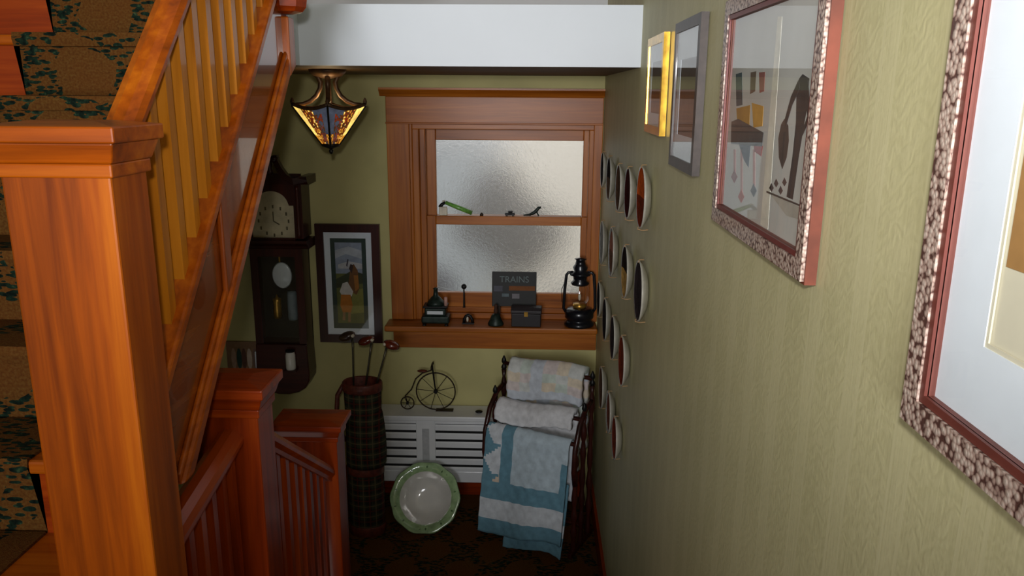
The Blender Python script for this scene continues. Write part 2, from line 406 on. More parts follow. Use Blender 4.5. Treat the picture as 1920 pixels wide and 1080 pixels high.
# ---- flight going up on the left
SL = 0.985
def capz(y): return 1.825 + (y - 1.385)*SL          # lower edge of the stringer cap
def lowz(y): return 1.783 + (y - 1.642)*SL - 0.0    # lower edge of the bottom moulding
uf = thing('staircase', 'varnished wooden flight going up with a leaf-patterned carpet runner', 'staircase', (0, 0, 0))
T_, R_ = 0.17, 0.1665
RX0, RX1 = -1.42, -0.955
for k in range(-3, 9):
    y = 1.36 + (k - 2)*T_; z = 1.674 + (k - 2)*R_
    if k == -3: pass
    yb = y + T_ + 0.03
    bx(LX + .002, -0.727 if k > 1 else -.818, y - 0.008, min(yb, 2.52), z - 0.028, z).build('tread', 'oakx', uf, bevel=0.006)
    zb = z - R_ if k > -3 else HALL
    bx(LX + .002, -0.727 if k > 1 else -.818, y + 0.018, y + 0.034, zb - 0.0, z - 0.028).build('riser', 'redx', uf)
    mb = MB()   # runner piece over this tread and riser
    mb.prism([(y + 0.018, zb + (0.006 if k > -3 else 0)), (y + 0.018, z - 0.03), (y - 0.008, z - 0.03), (y - 0.014, z - 0.012), (y - 0.010, z + 0.006), (min(y + T_ + 0.012, 2.5), z + 0.006),
              (min(y + T_ + 0.012, 2.5), z + 0.0005), (y - 0.007, z + 0.0005), (y - 0.0085, z - 0.0285), (y + 0.0175, z - 0.0285), (y + 0.0175, zb)], 'x', RX0, RX1)
    if k > -3: mb.build('carpet_runner', 'carpet', uf)
pts = [(1.36 - 5*T_ + .02, HALL)]
for k in range(-3, 2):
    y = 1.36 + (k - 2)*T_; z = 1.674 + (k - 2)*R_
    pts += [(y + .02, z - .028), (y + T_ + .02, z - .028)]
pts += [(1.36 + .02, HALL)]
MB().prism(pts, 'x', -0.832, -0.819).build('side_skirt', 'oaky', uf)
YA, YB = 1.293, 2.27
# stringer: face board, stiles, cap and bottom moulding
mb = MB(); mb.prism([(YA, 1.60), (1.445, 1.60), (YB, lowz(YB) + 0.02), (YB, capz(YB)), (YA, capz(YA))], 'x', -0.725, -0.703)
sg = mb.build('stringer', 'stringer', uf)
mb = MB(); mb.prism([(YA, capz(YA) - 0.004), (YB, capz(YB) - 0.004), (YB, capz(YB) + 0.032), (YA, capz(YA) + 0.032)], 'x', -0.740, -0.678)
mb.build('cap_moulding', 'oaky', sg, bevel=0.006)
mb = MB(); mb.prism([(YA, capz(YA) - 0.025), (YB, capz(YB) - 0.025), (YB, capz(YB)), (YA, capz(YA))], 'x', -0.703, -0.690)
mb.build('panel_moulding', 'oaky', sg, bevel=0.004)
mb = MB(); mb.prism([(1.457, 1.60), (YB, lowz(YB)), (YB, lowz(YB) + 0.05), (1.406, 1.60)], 'x', -0.725, -0.684)
mb.build('bottom_moulding', 'oaky', sg, bevel=0.008)
mb = MB(); mb.prism([(1.41, lowz(1.41) + 0.05), (YB, lowz(YB) + 0.05), (YB, lowz(YB) + 0.068), (1.41, lowz(1.41) + 0.068)], 'x', -0.703, -0.692)
mb.build('panel_moulding', 'oaky', sg, bevel=0.004)
for yc in (1.735,):
    a, b = yc - 0.02, yc + 0.02
    mb = MB(); mb.prism([(a, lowz(a) + 0.05), (b, lowz(b) + 0.05), (b, capz(b)), (a, capz(a))], 'x', -0.703, -0.690)
    mb.build('stile', 'oakz', sg, bevel=0.004)
mb = MB(); mb.prism([(YB, lowz(YB)), (YB + 0.055, lowz(YB) + 0.03), (YB + 0.055, 2.562), (YB, 2.562)], 'x', -0.73, -0.684)
mb.build('end_board', 'oakz', sg, bevel=0.004)
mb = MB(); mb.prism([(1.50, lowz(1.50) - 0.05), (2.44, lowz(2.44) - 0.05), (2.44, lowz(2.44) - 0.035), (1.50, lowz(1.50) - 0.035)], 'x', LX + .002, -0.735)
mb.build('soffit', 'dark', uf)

# ================================================================ NEWELS AND RAILS
def newel(label, xr, yf, w, d, zb, zt, mat, capo=0.022, caph=0.055, loc_extra=0.0, flat=False):
    cx, cy = xr - w/2, yf + d/2
    t = thing('newel_post', label, 'newel post', (cx, cy, zb), 0)
    h = zt - zb; a, b = w/2, d/2
    bx(-a, a, -b, b, 0, h - caph*0.5).build('post', MAT[mat + 'z'], t, bevel=0.004)
    def ring(o0, z0, o1, z1, nm):
        m = MB(); m.add([(-a - o0, -b - o0, z0), (a + o0, -b - o0, z0), (a + o0, b + o0, z0), (-a - o0, b + o0, z0),
                         (-a - o1, -b - o1, z1), (a + o1, -b - o1, z1), (a + o1, b + o1, z1), (-a - o1, b + o1, z1)],
                        [(3, 2, 1, 0), (4, 5, 6, 7), (0, 1, 5, 4), (1, 2, 6, 5), (2, 3, 7, 6), (3, 0, 4, 7)])
        return m.build(nm, MAT[mat + 'x'], t, bevel=0.003)
    ring(0.006, h - caph*1.35, 0.006, h - caph, 'neck_moulding')
    ring(0.008, h - caph, capo*0.75, h - caph*0.5, 'cove_moulding')
    cap = ring(capo, h - caph*0.5, capo, h - caph*0.1, 'cap')
    m = MB(); o1 = capo - 0.006; o2 = -min(a, b)*0.55
    m.add([(-a - o1, -b - o1, h - caph*0.1), (a + o1, -b - o1, h - caph*0.1), (a + o1, b + o1, h - caph*0.1), (-a - o1, b + o1, h - caph*0.1),
           (-a - o2, -b - o2, h), (a + o2, -b - o2, h), (a + o2, b + o2, h), (-a - o2, b + o2, h)],
          [(3, 2, 1, 0), (4, 5, 6, 7), (0, 1, 5, 4), (1, 2, 6, 5), (2, 3, 7, 6), (3, 0, 4, 7)])
    m.build('cap_top', MAT[mat + 'x'], cap)
    bx(-a - 0.012, a + 0.012, -b - 0.012, b + 0.012, 0, 0.14).build('plinth', MAT[mat + 'x'], t, bevel=0.005)
    return t
newel('tall square oak newel post at the foot of the upper banister', NX, 1.18, 0.170, 0.115, HALL, 2.315, 'oak', 0.024, 0.062)
newel('square red-brown newel post at the top of the lower steps', NX - .012, 1.735, 0.168, 0.11, HALL, 1.688, 'red', 0.024, 0.062)
newel('square red-brown newel post standing on the landing beside the golf bag', NX - .010, 2.425, 0.195, 0.11, 0.0, 1.29, 'red', 0.022, 0.05)

def railing(label, xc, p0, p1, bals, foot, width=0.07, height=0.075, bal=0.026, mat='oaky', balmat='bal', rotz=0.0):
    """p0, p1: (y, z) of the rail underside at both ends"""
    t = thing('stair_railing', label, 'railing', (xc, p0[0], 0), rotz)
    y0 = p0[0]; sl = (p1[1] - p0[1])/(p1[0] - p0[0]); L = p1[0] - y0
    w = width/2; k = height*math.sqrt(1 + sl*sl)
    sec = [(-w*0.62, 0), (w*0.62, 0), (w*0.66, 0.22), (w, 0.42), (w*1.0, 0.62), (w*0.78, 0.86), (w*0.3, 1.0), (-w*0.3, 1.0), (-w*0.78, 0.86), (-w, 0.62), (-w, 0.42), (-w*0.66, 0.22)]
    n = len(sec); vs = [(x, 0, p0[1] + q*k) for x, q in sec] + [(x, L, p1[1] + q*k) for x, q in sec]
    MB().add(vs, [tuple(range(n)), tuple(range(2*n - 1, n - 1, -1))] + [(i, i + n, (i + 1) % n + n, (i + 1) % n) for i in range(n)]).build('handrail', mat, t)
    for y in bals:
        a = bal/2; zt = p0[1] + (y - y0)*sl + 0.006
        zb = foot(y)
        m = MB(); yl = y - y0
        m.add([(-a, yl - a, zb - a*abs(sl)*0), (a, yl - a, zb), (a, yl + a, zb), (-a, yl + a, zb), (-a, yl - a, zt - a*sl), (a, yl - a, zt - a*sl), (a, yl + a, zt + a*sl), (-a, yl + a, zt + a*sl)],
              [(3, 2, 1, 0), (4, 5, 6, 7), (0, 1, 5, 4), (1, 2, 6, 5), (2, 3, 7, 6), (3, 0, 4, 7)])
        m.build('baluster', balmat, t)
    return t
bys = [1.463 + 0.0732*k for k in range(-1, 11)]
railing('sloping oak banister with pale square balusters rising above the carpeted stairs', -0.712, (1.290, 2.189), (2.25, 2.189 + .96*0.955), bys, lambda y: capz(y) + 0.018, width=0.064, height=0.042)
railing('level dark wooden guard rail joining the tall newel to the lower newel', -0.682, (1.293, 1.508), (1.743, 1.518), [1.33, 1.40, 1.475, 1.55, 1.625, 1.70], lambda y: HALL, bal=0.028, balmat='redz', mat='redy', width=.066, height=.056, rotz=math.radians(5.2))
railing('short dark handrail sloping down between the two lower newels', -0.690, (1.841, 1.476), (2.430, 1.074), [1.93, 2.0, 2.07, 2.14, 2.21, 2.28, 2.35], lambda y: curbz(y) - .01, bal=0.026, balmat='redz', mat='redy', width=0.06, height=.052)

# drop newel hanging at the head of the upper flight
p = PY(537, 27, 2.29)
dn = thing('newel_post', 'hanging end of a dark newel post with a moulded octagonal drop under the upper floor', 'newel post', (p.x, 2.29, p.z))
bx(-0.045, 0.045, -0.045, 0.045, 0.05, 0.95).build('post', 'redz', dn, bevel=0.004)
MB().lathe([(0.02, 0), (0.046, 0.006), (0.056, 0.018), (0.060, 0.042), (0.05, 0.06)], 8).build('drop', 'redx', dn)

# ================================================================ WINDOW
wn = thing('window_1', 'wooden double-hung window with frosted panes', None, (0, 0, 0), kind='structure')
wy = BY
def wb(nm, x0, x1, y0, y1, z0, z1, par=wn, bev=0.004, ax=None):
    ax = ax or ('x' if (x1 - x0) > (z1 - z0) else 'z')
    return bx(x0, x1, y0, y1, z0, z1).build(nm, 'win' + ax, par, bevel=bev)
wb('casing', -0.803, -0.680, wy - 0.026, wy - 0.001, 1.10, 2.20)
wb('casing', 0.318, 0.366, wy - 0.026, wy - 0.001, 1.10, 2.20)
wb('head_board', -0.803, 0.366, wy - 0.030, wy - 0.001, 2.20, 2.342)
m = MB(); m.prism([(wy, 2.342), (wy - 0.036, 2.342), (wy - 0.042, 2.352), (wy - 0.068, 2.376), (wy - 0.068, 2.386), (wy, 2.386)], 'x', -0.832, 0.368)
m.build('crown_moulding', 'winx', wn)
wb('head_bead', -0.806, 0.366, wy - 0.036, wy - 0.030, 2.196, 2.206)
STOOL = 1.095
wb('stool', -0.826, 0.362, wy - 0.15, wy + 0.055, STOOL - 0.033, STOOL, bev=0.008)
wb('apron', -0.797, 0.366, wy - 0.03, wy - 0.001, 0.932, STOOL - 0.033)
# jambs and stepped stops
wb('jamb', WL + 0.0005, -0.668, wy, wy + 0.155, STOOL, WT - 0.001); wb('jamb', 0.322, WR - 0.0005, wy, wy + 0.155, STOOL, WT - 0.001)
wb('stop', -0.668, -0.632, wy + 0.0, wy + 0.05, STOOL, 2.17); wb('stop', -0.632, -0.60, wy + 0.02, wy + 0.05, STOOL, 2.17)
wb('stop', 0.296, 0.322, wy + 0.0, wy + 0.05, STOOL, 2.17)
wb('jamb', -0.668, 0.322, wy, wy + 0.155, 2.168, WT - 0.001)
wb('sill_step', -0.668, 0.322, wy + 0.03, wy + 0.062, STOOL, 1.128); wb('sill_step', -0.668, 0.322, wy + 0.045, wy + 0.062, 1.128, 1.158)
def sash(nm, x0, x1, y0, y1, z0, z1, sl, sr, rt_, rb):
    s = thing(nm, None, None); s.parent = wn
    wb('stile', x0, x0 + sl, y0, y1, z0, z1, s); wb('stile', x1 - sr, x1, y0, y1, z0, z1, s)
    wb('rail', x0 + sl, x1 - sr, y0, y1, z1 - rt_, z1, s); wb('rail', x0 + sl, x1 - sr, y0, y1, z0, z0 + rb, s)
    bx(x0 + sl - 0.004, x1 - sr + 0.004, (y0 + y1)/2 - 0.003, (y0 + y1)/2 + 0.003, z0 + rb - 0.004, z1 - rt_ + 0.004).build('pane', 'frost', s)
    return s
LS0, LS1 = wy + 0.065, wy + 0.103
US0, US1 = wy + 0.108, wy + 0.146
sash('lower_sash', -0.668, 0.322, LS0, LS1, 1.128, 1.686, 0.115, 0.055, 0.050, 0.112)
sash('upper_sash', -0.668, 0.322, US0, US1, 1.640, 2.168, 0.115, 0.050, 0.062, 0.045)
MEET = 1.686

# ---- unseen window frame added around the fill light
w2 = thing('fill_light_frame', 'unseen window frame added around the hall fill light', None, (-0.55, -2.6, 0), kind='structure')
for (a, b, c, d) in ((-.66, -.56, 1.80, 3.30), (.56, .66, 1.80, 3.30), (-.56, .56, 3.20, 3.30), (-.56, .56, 1.80, 1.90), (-.56, .56, 2.53, 2.57)):
    bx(a, b, 0.0, 0.05, c, d).build('casing', 'winz', w2)
# ---- outside the window; garage, tree and shrub added to mottle light in the panes
struct('ground_outside', bx(-14, 14, BY + 0.4, 26, -3.2, -3.0), C((120, 124, 112)), 'yard outside the window')
hs = thing('neighbour_house', 'pale house wall blurred behind the frosted window panes', 'house', (1.2, 11.0, -3.0))
bx(-1.6, 5.0, 0, 4, 0, 6.5).build('wall', C((246, 234, 222)), hs)
m = MB(); m.prism([(-2.0, 6.4), (5.4, 6.4), (1.7, 8.6)], 'y', -0.3, 4.3); m.build('roof', C((96, 92, 96)), hs)
for q in (-0.9, 2.6): bx(q, q + 0.9, -0.04, 0.02, 1.2, 2.6).build('window', C((84, 86, 96)), hs)
def blob_tree(name, label, loc, spec, c):
    t = thing(name, label, 'tree', loc)
    MB().tube([(0, 0, 0), (.03, 0, 1.5), (0, 0, 3.2)], [.10, .08, .05], 8).build('trunk', C((70, 60, 52)), t)
    m = MB()
    for (x, z, r) in spec: m.ball((x, random.uniform(-.2, .2), z), r, r, r*.85)
    m.build('foliage', c, t, smooth=True)
gg = thing('garage', 'grey garage wall added to cover the sky behind the window casing side of the frosted panes', 'garage', (-2.6, 12.0, -3.0))
bx(-3.0, 2.0, 0, 3, 0, 4.6).build('wall', C((190, 196, 202)), gg)
bx(-3.1, 2.1, -.1, 3.1, 4.6, 4.75).build('roof', C((110, 108, 112)), gg)
blob_tree('backdrop_tree', 'grey-green tree added to darken the middle of the frosted window', (-0.25, 8.6, -3.0), [(0, 4.0, .4), (.3, 3.9, .32), (-.35, 3.95, .34), (.1, 3.7, .36), (-.15, 4.35, .3)], C((112, 108, 104)))
blob_tree('backdrop_shrub', 'dark shrub added to darken the lower frosted pane', (-1.1, 6.9, -3.0), [(0, 3.75, .24), (.25, 3.7, .2), (-.25, 3.7, .2), (0, 3.5, .22)], C((90, 88, 92)))

# ================================================================ THINGS ON THE WALLS
def poly_part(name, pts, y, thick, mat, parent):
    """a flat shape of (x, z) points lying at depth y"""
    m = MB(); m.prism(pts, 'y', y - thick, y); return m.build(name, mat, parent)
def ellipse(cx, cz, rx, rz, n=14): return [(cx + rx*math.cos(2*PI*k/n), cz + rz*math.sin(2*PI*k/n)) for k in range(n)]
def frame(label, loc, rotz, w, h, fw_, depth, rail, cat='picture', ornate=None, lip=None, side=None):
    t = thing('framed_picture', label, cat, loc, rotz)
    a = w/2
    def mitre(o0, o1, y0, y1, nm, mat):
        for q in (([(-a + o0, h - o0), (a - o0, h - o0), (a - o1, h - o1), (-a + o1, h - o1)]), ([(-a + o0, o0), (a - o0, o0), (a - o1, o1), (-a + o1, o1)]),
                  ([(-a + o0, o0), (-a + o1, o1), (-a + o1, h - o1), (-a + o0, h - o0)]), ([(a - o0, o0), (a - o1, o1), (a - o1, h - o1), (a - o0, h - o0)])):
            m = MB(); m.prism(q, 'y', y0, y1); m.build(nm, mat, t)
    mitre(0, fw_, -depth, -0.001, 'frame_rail', rail)
    if ornate: mitre(fw_*0.10, fw_*0.78, -depth - 0.005, -depth + 0.001, 'ornament', ornate)
    if lip: mitre(fw_*0.80, fw_, -depth - 0.003, -depth + 0.001, 'inner_lip', lip)
    bx(-a + fw_*0.8, a - fw_*0.8, -0.0068, -0.002, fw_*0.8, h - fw_*0.8).build('backing', 'sheet', t)
    MB().add([(-a + fw_*.9, -depth*.86, fw_*.9), (a - fw_*.9, -depth*.86, fw_*.9), (a - fw_*.9, -depth*.86, h - fw_*.9), (-a + fw_*.9, -depth*.86, h - fw_*.9)], [(0, 1, 2, 3)]).build('glass', 'glass', t)
    return t
def mount(t, x0, x1, z0, z1, ix0, ix1, iz0, iz1, y, mat, nm='mount'):
    m = MB()
    m.box(x0, ix0, y - 0.0015, y, z0, z1); m.box(ix1, x1, y - 0.0015, y, z0, z1); m.box(ix0, ix1, y - 0.0015, y, z0, iz0); m.box(ix0, ix1, y - 0.0015, y, iz1, z1)
    return m.build(nm, mat, t)
RZ = -PI/2      # things hanging on the right wall face into the room
def on_right(px, py, yc, zb, d=0.02):
    p = PX(px, py, WX - d); return (-(p.y - yc), p.z - zb)

# --- slim gold frame
yc, zb, w, h = 2.44, 2.245, 0.32, 0.282
t = frame('small picture in a bright gold frame on the green wall', (WX - 0.001, yc, zb), RZ, w, h, 0.024, 0.018, 'gold')
mount(t, -w/2 + .018, w/2 - .018, .018, h - .018, -.10, .10, .06, .21, -0.0085, 'mat_white'); poly_part('print', [(-.10, .06), (.10, .06), (.10, .21), (-.10, .21)], -0.0075, .001, C((96, 84, 70)), t)
# --- grey-brown frame
yc, zb, w, h = 1.94, 2.183, 0.32, 0.349
t = frame('picture in a narrow grey-brown frame beside the gold framed one', (WX - 0.001, yc, zb), RZ, w, h, 0.024, 0.018, 'greyframe')
mount(t, -w/2 + .018, w/2 - .018, .018, h - .018, -.10, .10, .08, .26, -0.0085, 'mat_white'); poly_part('print', [(-.10, .08), (.10, .08), (.10, .26), (-.10, .26)], -0.0075, .001, C((104, 92, 84)), t)
# --- ornate frame with two figure prints
yc, zb, w, h = 1.2795, 2.120, 0.541, 0.410
t = frame('ornate salmon-edged frame holding two figure prints side by side', (WX - 0.001, yc, zb), RZ, w, h, 0.038, 0.016, 'salmon', ornate='ornate', lip=C((104, 44, 40), 0.4))
poly_part('sheet', [(-.24, .03), (.24, .03), (.24, .38), (-.24, .38)], -0.0072, .001, 'sheet', t)
def F3(z4): return [on_right(x/1.929 + 1320, y/1.929, yc, zb, 0.009) for x, y in z4]
def pr(nm, pts, c, dy=0.0): poly_part(nm, F3(pts), -0.0080 - dy, .0006, C(c), t)
pr('mount_strip', [(268, 60), (284, 60), (232, 830), (205, 812)], (232, 228, 214))
pr('figure_print', [(345, 285), (358, 268), (382, 284), (372, 400), (360, 470), (345, 560), (322, 722), (300, 712), (322, 560), (334, 440), (336, 330)], (74, 70, 70))
pr('figure_print', [(345, 290), (350, 320), (322, 380), (300, 455), (296, 430), (318, 350)], (74, 70, 70), .0009)
pr('figure_print', [(366, 300), (382, 290), (392, 420), (362, 490), (360, 478), (380, 420)], (74, 70, 70), .0018)
pr('leaf_print', [(292, 430), (306, 455), (308, 510), (300, 570), (284, 612), (272, 570), (270, 500), (280, 450)], (92, 84, 80))
for q in ((245, 680), (262, 664), (278, 690), (292, 660)): pr('scroll_print', [(q[0] - 8, q[1]), (q[0], q[1] - 18), (q[0] + 8, q[1]), (q[0], q[1] + 14)], (96, 84, 84))
pr('ground_print', [(228, 690), (378, 752), (378, 758), (228, 697)], (84, 80, 78), .0004)
pr('shadow_print', [(240, 700), (370, 760), (366, 800), (300, 780)], (186, 182, 172), .0002)
pr('costume_print', [(116, 268), (138, 262), (140, 380), (118, 384)], (74, 96, 104)); pr('costume_print', [(170, 262), (190, 258), (186, 330), (168, 340)], (110, 96, 84))
pr('costume_print', [(200, 262), (222, 260), (218, 330), (202, 336)], (150, 96, 90)); pr('costume_print', [(118, 392), (168, 380), (164, 470), (124, 480)], (184, 142, 66))
pr('costume_print', [(174, 372), (216, 384), (212, 456), (180, 462)], (206, 158, 72)); pr('costume_print', [(102, 440), (126, 430), (218, 480), (212, 530), (100, 520)], (84, 90, 92), .0009)
pr('costume_print', [(128, 524), (170, 520), (162, 606), (146, 580)], (92, 104, 116)); pr('costume_print', [(180, 520), (214, 528), (208, 566), (184, 548)], (166, 92, 92))
for q, c in (((112, 640), (150, 104, 104)), ((137, 712), (176, 100, 88)), ((182, 690), (104, 108, 112))):
    pr('leg_print', [(q[0] - 4, 540), (q[0] + 4, 540), (q[0] + 4, q[1]), (q[0] - 4, q[1])], (190, 150, 146)); pr('foot_print', [(q[0] - 11, q[1]), (q[0], q[1] - 26), (q[0] + 11, q[1]), (q[0], q[1] + 22)], c, .0009)
# --- large ornate frame close to the photographer
yc, zb, w, h = 0.455, 2.064, 0.50, 0.59
t = frame('large ornate frame with a wide pale blue-white mount', (WX - 0.001, yc, zb), RZ, w, h, 0.038, 0.018, C((106, 58, 50), 0.5), ornate='ornate', lip=C((98, 48, 40), 0.5))
q = on_right(1850, 650, yc, zb, 0.010); b = on_right(1889, 500, yc, zb, 0.009)
mount(t, -w/2 + .03, w/2 - .03, .03, h - .03, q[0], -q[0], q[1], h - q[1], -0.0100, 'mat_white')
mount(t, q[0] - .003, -q[0] + .003, q[1] - .003, h - q[1] + .003, q[0] + .004, -q[0] - .004, q[1] + .004, h - q[1] - .004, -0.0092, 'mat_cream', 'mount_bevel')
poly_part('sheet', [(q[0] - .01, q[1] - .01), (-q[0] + .01, q[1] - .01), (-q[0] + .01, h - q[1] + .01), (q[0] - .01, h - q[1] + .01)], -0.0078, .0006, 'mat_cream', t)
poly_part('print', [(b[0], b[1]), (-b[0], b[1]), (-b[0], h - b[1]), (b[0], h - b[1])], -0.0085, .0006, C((166, 124, 72)), t)
poly_part('print_sky', [(b[0], (b[1] + h)/2), (-b[0], (b[1] + h)/2), (-b[0], h - b[1]), (b[0], h - b[1])], -0.0092, .0006, C((120, 138, 170)), t)

# --- decorative plates on the right wall
PL = [(3.99, 1.992, .175, 'k', 'plate with a black picture in the top row, beside the window casing'), (3.63, 1.985, .2, 'b', 'plate with a black and brown picture, second along the top row from the window'),
      (3.21, 1.992, .19, 'n', 'plate with a dull brown picture in the middle of the top row'), (2.88, 2.010, .188, 'm', 'plate with a dark maroon picture next to the orange one in the top row'),
      (2.52, 2.041, .2, 'o', 'plate with a bright orange and red picture at the hall end of the top row'),
      (3.89, 1.640, .22, 'g', 'pale grey plate in the second row, beside the window'), (3.40, 1.690, .22, 'p', 'plate with a pink and brown picture in the second row'),
      (2.875, 1.719, .2, 'y', 'plate with a black and yellow picture in the second row'), (2.48, 1.744, .2, 'd', 'plate with a solid dark grey picture at the hall end of the second row'),
      (3.95, 1.334, .185, 'k', 'dark plate in the third row, behind the black lantern'), (3.585, 1.331, .205, 'k', 'plate with a black picture in the third row, beside the sill end'),
      (3.21, 1.359, .19, 'd', 'plate with a charcoal picture in the third row'), (2.855, 1.378, .196, 'r', 'plate with a rust red picture at the hall end of the third row'),
      (3.645, .966, .21, 'n', 'brown plate in the bottom row, above the pipe valve'), (3.26, .999, .19, 'u', 'plate with a pale blue rim in the bottom row'), (2.985, 1.003, .18, 'r', 'plate with a dark red picture at the hall end of the bottom row')]
PC = {'k': ((30, 26, 26), (44, 38, 34)), 'b': ((34, 28, 28), (88, 66, 52)), 'n': ((84, 62, 48), (110, 86, 66)), 'm': ((56, 22, 22), (40, 24, 26)), 'o': ((168, 72, 26), (104, 40, 22)), 'g': ((132, 132, 128), (112, 112, 104)),
      'p': ((150, 96, 78), (104, 72, 54)), 'y': ((36, 28, 26), (176, 138, 76)), 'd': ((50, 42, 44), (62, 54, 54)), 'r': ((116, 48, 30), (84, 38, 30)), 'u': ((110, 60, 46), (120, 138, 146))}
for y, z, dia, k, lab in PL:
    t = thing('decorative_plate', lab, 'plate', (WX, y, z - dia/2), RZ, 'collector plates on the green wall')
    R = dia/2; m = MB()
    m.mx = Matrix.Translation((0, -0.004, R)) @ Matrix.Rotation(PI/2, 4, 'X')
    m.lathe([(R*0.50, 0.0), (R*0.66, 0.003), (R*0.94, 0.020), (R, 0.026), (R*0.99, 0.0285), (R*0.94, 0.027)], 36, endcap=False)
    m.build('plate_body', C((168, 164, 152), 0.3, 0.3), t, smooth=True)
    m = MB(); m.mx = Matrix.Translation((0, -0.004, R)) @ Matrix.Rotation(PI/2, 4, 'X')
    rings = [(R*0.94, 0.027), (R*0.82, 0.0245), (R*0.66, 0.0225), (R*0.42, 0.022), (R*0.2, 0.022), (1e-6, 0.022)]
    for i in range(5):
        for q in range(36):
            a0, a1 = 2*PI*q/36, 2*PI*(q + 1)/36
            am = math.degrees((a0 + a1)/2)
            m.cur = (2 if i == 0 and k in 'ugp' else (0 if (am < 180 or k not in 'yobp') else 1))
            (ra, za), (rb_, zb_) = rings[i], rings[i + 1]
            m.add([(ra*math.cos(a0), ra*math.sin(a0), za), (ra*math.cos(a1), ra*math.sin(a1), za), (rb_*math.cos(a1), rb_*math.sin(a1), zb_), (rb_*math.cos(a0), rb_*math.sin(a0), zb_)], [(0, 1, 2, 3)])
    m.build('plate_picture', [matte(PC[k][0]), matte(PC[k][1]), matte((150, 150, 146))], t, smooth=True)
    MB().tube([(0, -0.034, 0.006), (0, -0.036, -0.002), (0, -0.02, -0.006), (0, -0.002, -0.004)], 0.0018, 6).build('wire_hanger', 'tan', t)
    MB().tube([(0, -0.016, dia + .003), (0, -0.03, dia + .003), (0, -0.034, dia - .006)], 0.0018, 6).build('wire_hanger', 'tan', t)

# --- golfers picture on the back wall
w, h = 0.362, 0.690
t = frame('tall mahogany framed painting of golfers with white and green mounts', (-1.041, BY - 0.001, 0.957), 0, w, h, 0.046, 0.03, 'mahz')
a = w/2
mount(t, -a + .04, a - .04, .04, h - .04, -a + .08, a - .08, .082, h - .082, -0.0150, 'mat_white'); mount(t, -a + .078, a - .078, .08, h - .08, -a + .105, a - .105, .112, h - .106, -0.0138, 'mat_green')
x0, x1, z0, z1 = -a + .104, a - .104, .111, h - .105
def gp(nm, pts, c, d): poly_part(nm, [(x0 + (x1 - x0)*u, z0 + (z1 - z0)*v) for u, v in pts], -0.0122 - d*0.0003, .0003, C(c), t)
gp('sky', [(0, .62), (1, .62), (1, 1), (0, 1)], (150, 160, 180), 0); gp('cloud', [(0, .8), (.4, .86), (1, .8), (1, .9), (.5, .95), (0, .9)], (182, 188, 198), 1); gp('cloud', [(.1, .68), (1, .68), (1, .74), (.5, .77), (.1, .73)], (196, 196, 200), 1)
gp('fairway', [(0, 0), (1, 0), (1, .62), (0, .62)], (104, 108, 62), 0); gp('trees', [(0, .55), (.3, .6), (.6, .66), (1, .62), (1, .5), (0, .44)], (66, 72, 52), 2); gp('grass', [(.5, .12), (1, .14), (1, .44), (.6, .42)], (138, 136, 72), 3)
gp('golfer_coat', [(.42, .42), (.56, .70), (.68, .74), (.82, .66), (.86, .44), (.74, .36)], (120, 82, 50), 4); gp('golfer_head', [(.5, .68), (.56, .74), (.66, .72), (.6, .62)], (70, 54, 50), 5); gp('golfer_jacket', [(.66, .60), (.82, .6), (.84, .44), (.7, .40)], (170, 112, 52), 5)
gp('golfer_shirt', [(.12, .40), (.24, .50), (.42, .52), (.62, .40), (.56, .34), (.2, .34)], (206, 202, 198), 6); gp('golfer_breeches', [(.16, .36), (.52, .36), (.58, .22), (.5, .14), (.2, .14), (.12, .22)], (186, 116, 44), 7)
gp('golfer_stocking', [(.2, .14), (.3, .14), (.28, .04), (.18, .04)], (160, 120, 80), 8); gp('golfer_stocking', [(.4, .14), (.5, .14), (.48, .02), (.38, .02)], (160, 120, 80), 8); gp('golf_club', [(.40, .72), (.46, .80), (.50, .79), (.44, .7)], (70, 64, 76), 8)

# --- small unframed print and white card low on the back wall
p = PY(429, 692, BY); q = PY(489, 640, BY)
t = thing('small_print', 'small brown print of figures pinned beside the clock, half behind a newel', 'picture', ((p.x + q.x)/2, BY, p.z - 0.10))
w = q.x - p.x; h = q.z - p.z + 0.10
bx(-w/2, w/2, -0.012, 0, 0, h).build('card', C((134, 104, 78)), t)
for i, (u, c) in enumerate(((.2, (170, 140, 120)), (.36, (40, 66, 60)), (.5, (90, 60, 48)), (.66, (186, 168, 150)), (.82, (120, 96, 84)))):
    poly_part('figure_print', ellipse(-w/2 + w*u, h*.62, w*.075, h*.24, 10), -0.012, .001 + .0002*i, C(c), t)
p = PY(487, 672, BY); t = tag(bx(-.022, .022, -0.03, -0.016, -.05, .05).build('white_card', 'mat_white', None, bevel=.004, loc=(p.x + .004, BY, p.z)), 'white card tucked against the bottom left of the clock case', 'card')

# --- wall clock
ck = thing('wall_clock', 'dark mahogany wall clock with swan-neck top and silver pendulum', 'clock', (-1.412, BY - 0.0005, 0.68))
hd = thing('hood', None, None); hd.parent = ck
HW, HY = 0.165, -0.155
bx(-HW, HW, HY + .03, 0, .905, 1.20).build('hood_case', 'mahz', hd)
m = MB()
m.box(-HW, -.118, HY, HY + .03, .905, 1.20); m.box(.118, HW, HY, HY + .03, .905, 1.20); m.box(-.118, .118, HY, HY + .03, .885, .908)
n = 20
def arch(x): return 1.085 + (math.sqrt(max(0, .09**2 - x*x))*0.86 if abs(x) < .09 else 0)
for i in range(n):
    xa, xb = -.118 + .236*i/n, -.118 + .236*(i + 1)/n
    m.add([(xa, HY, arch(xa)), (xb, HY, arch(xb)), (xb, HY, 1.20), (xa, HY, 1.20), (xa, HY + .028, arch(xa)), (xb, HY + .028, arch(xb)), (xb, HY + .028, 1.20), (xa, HY + .028, 1.20)], [(0, 1, 2, 3), (0, 1, 5, 4), (4, 5, 6, 7)])
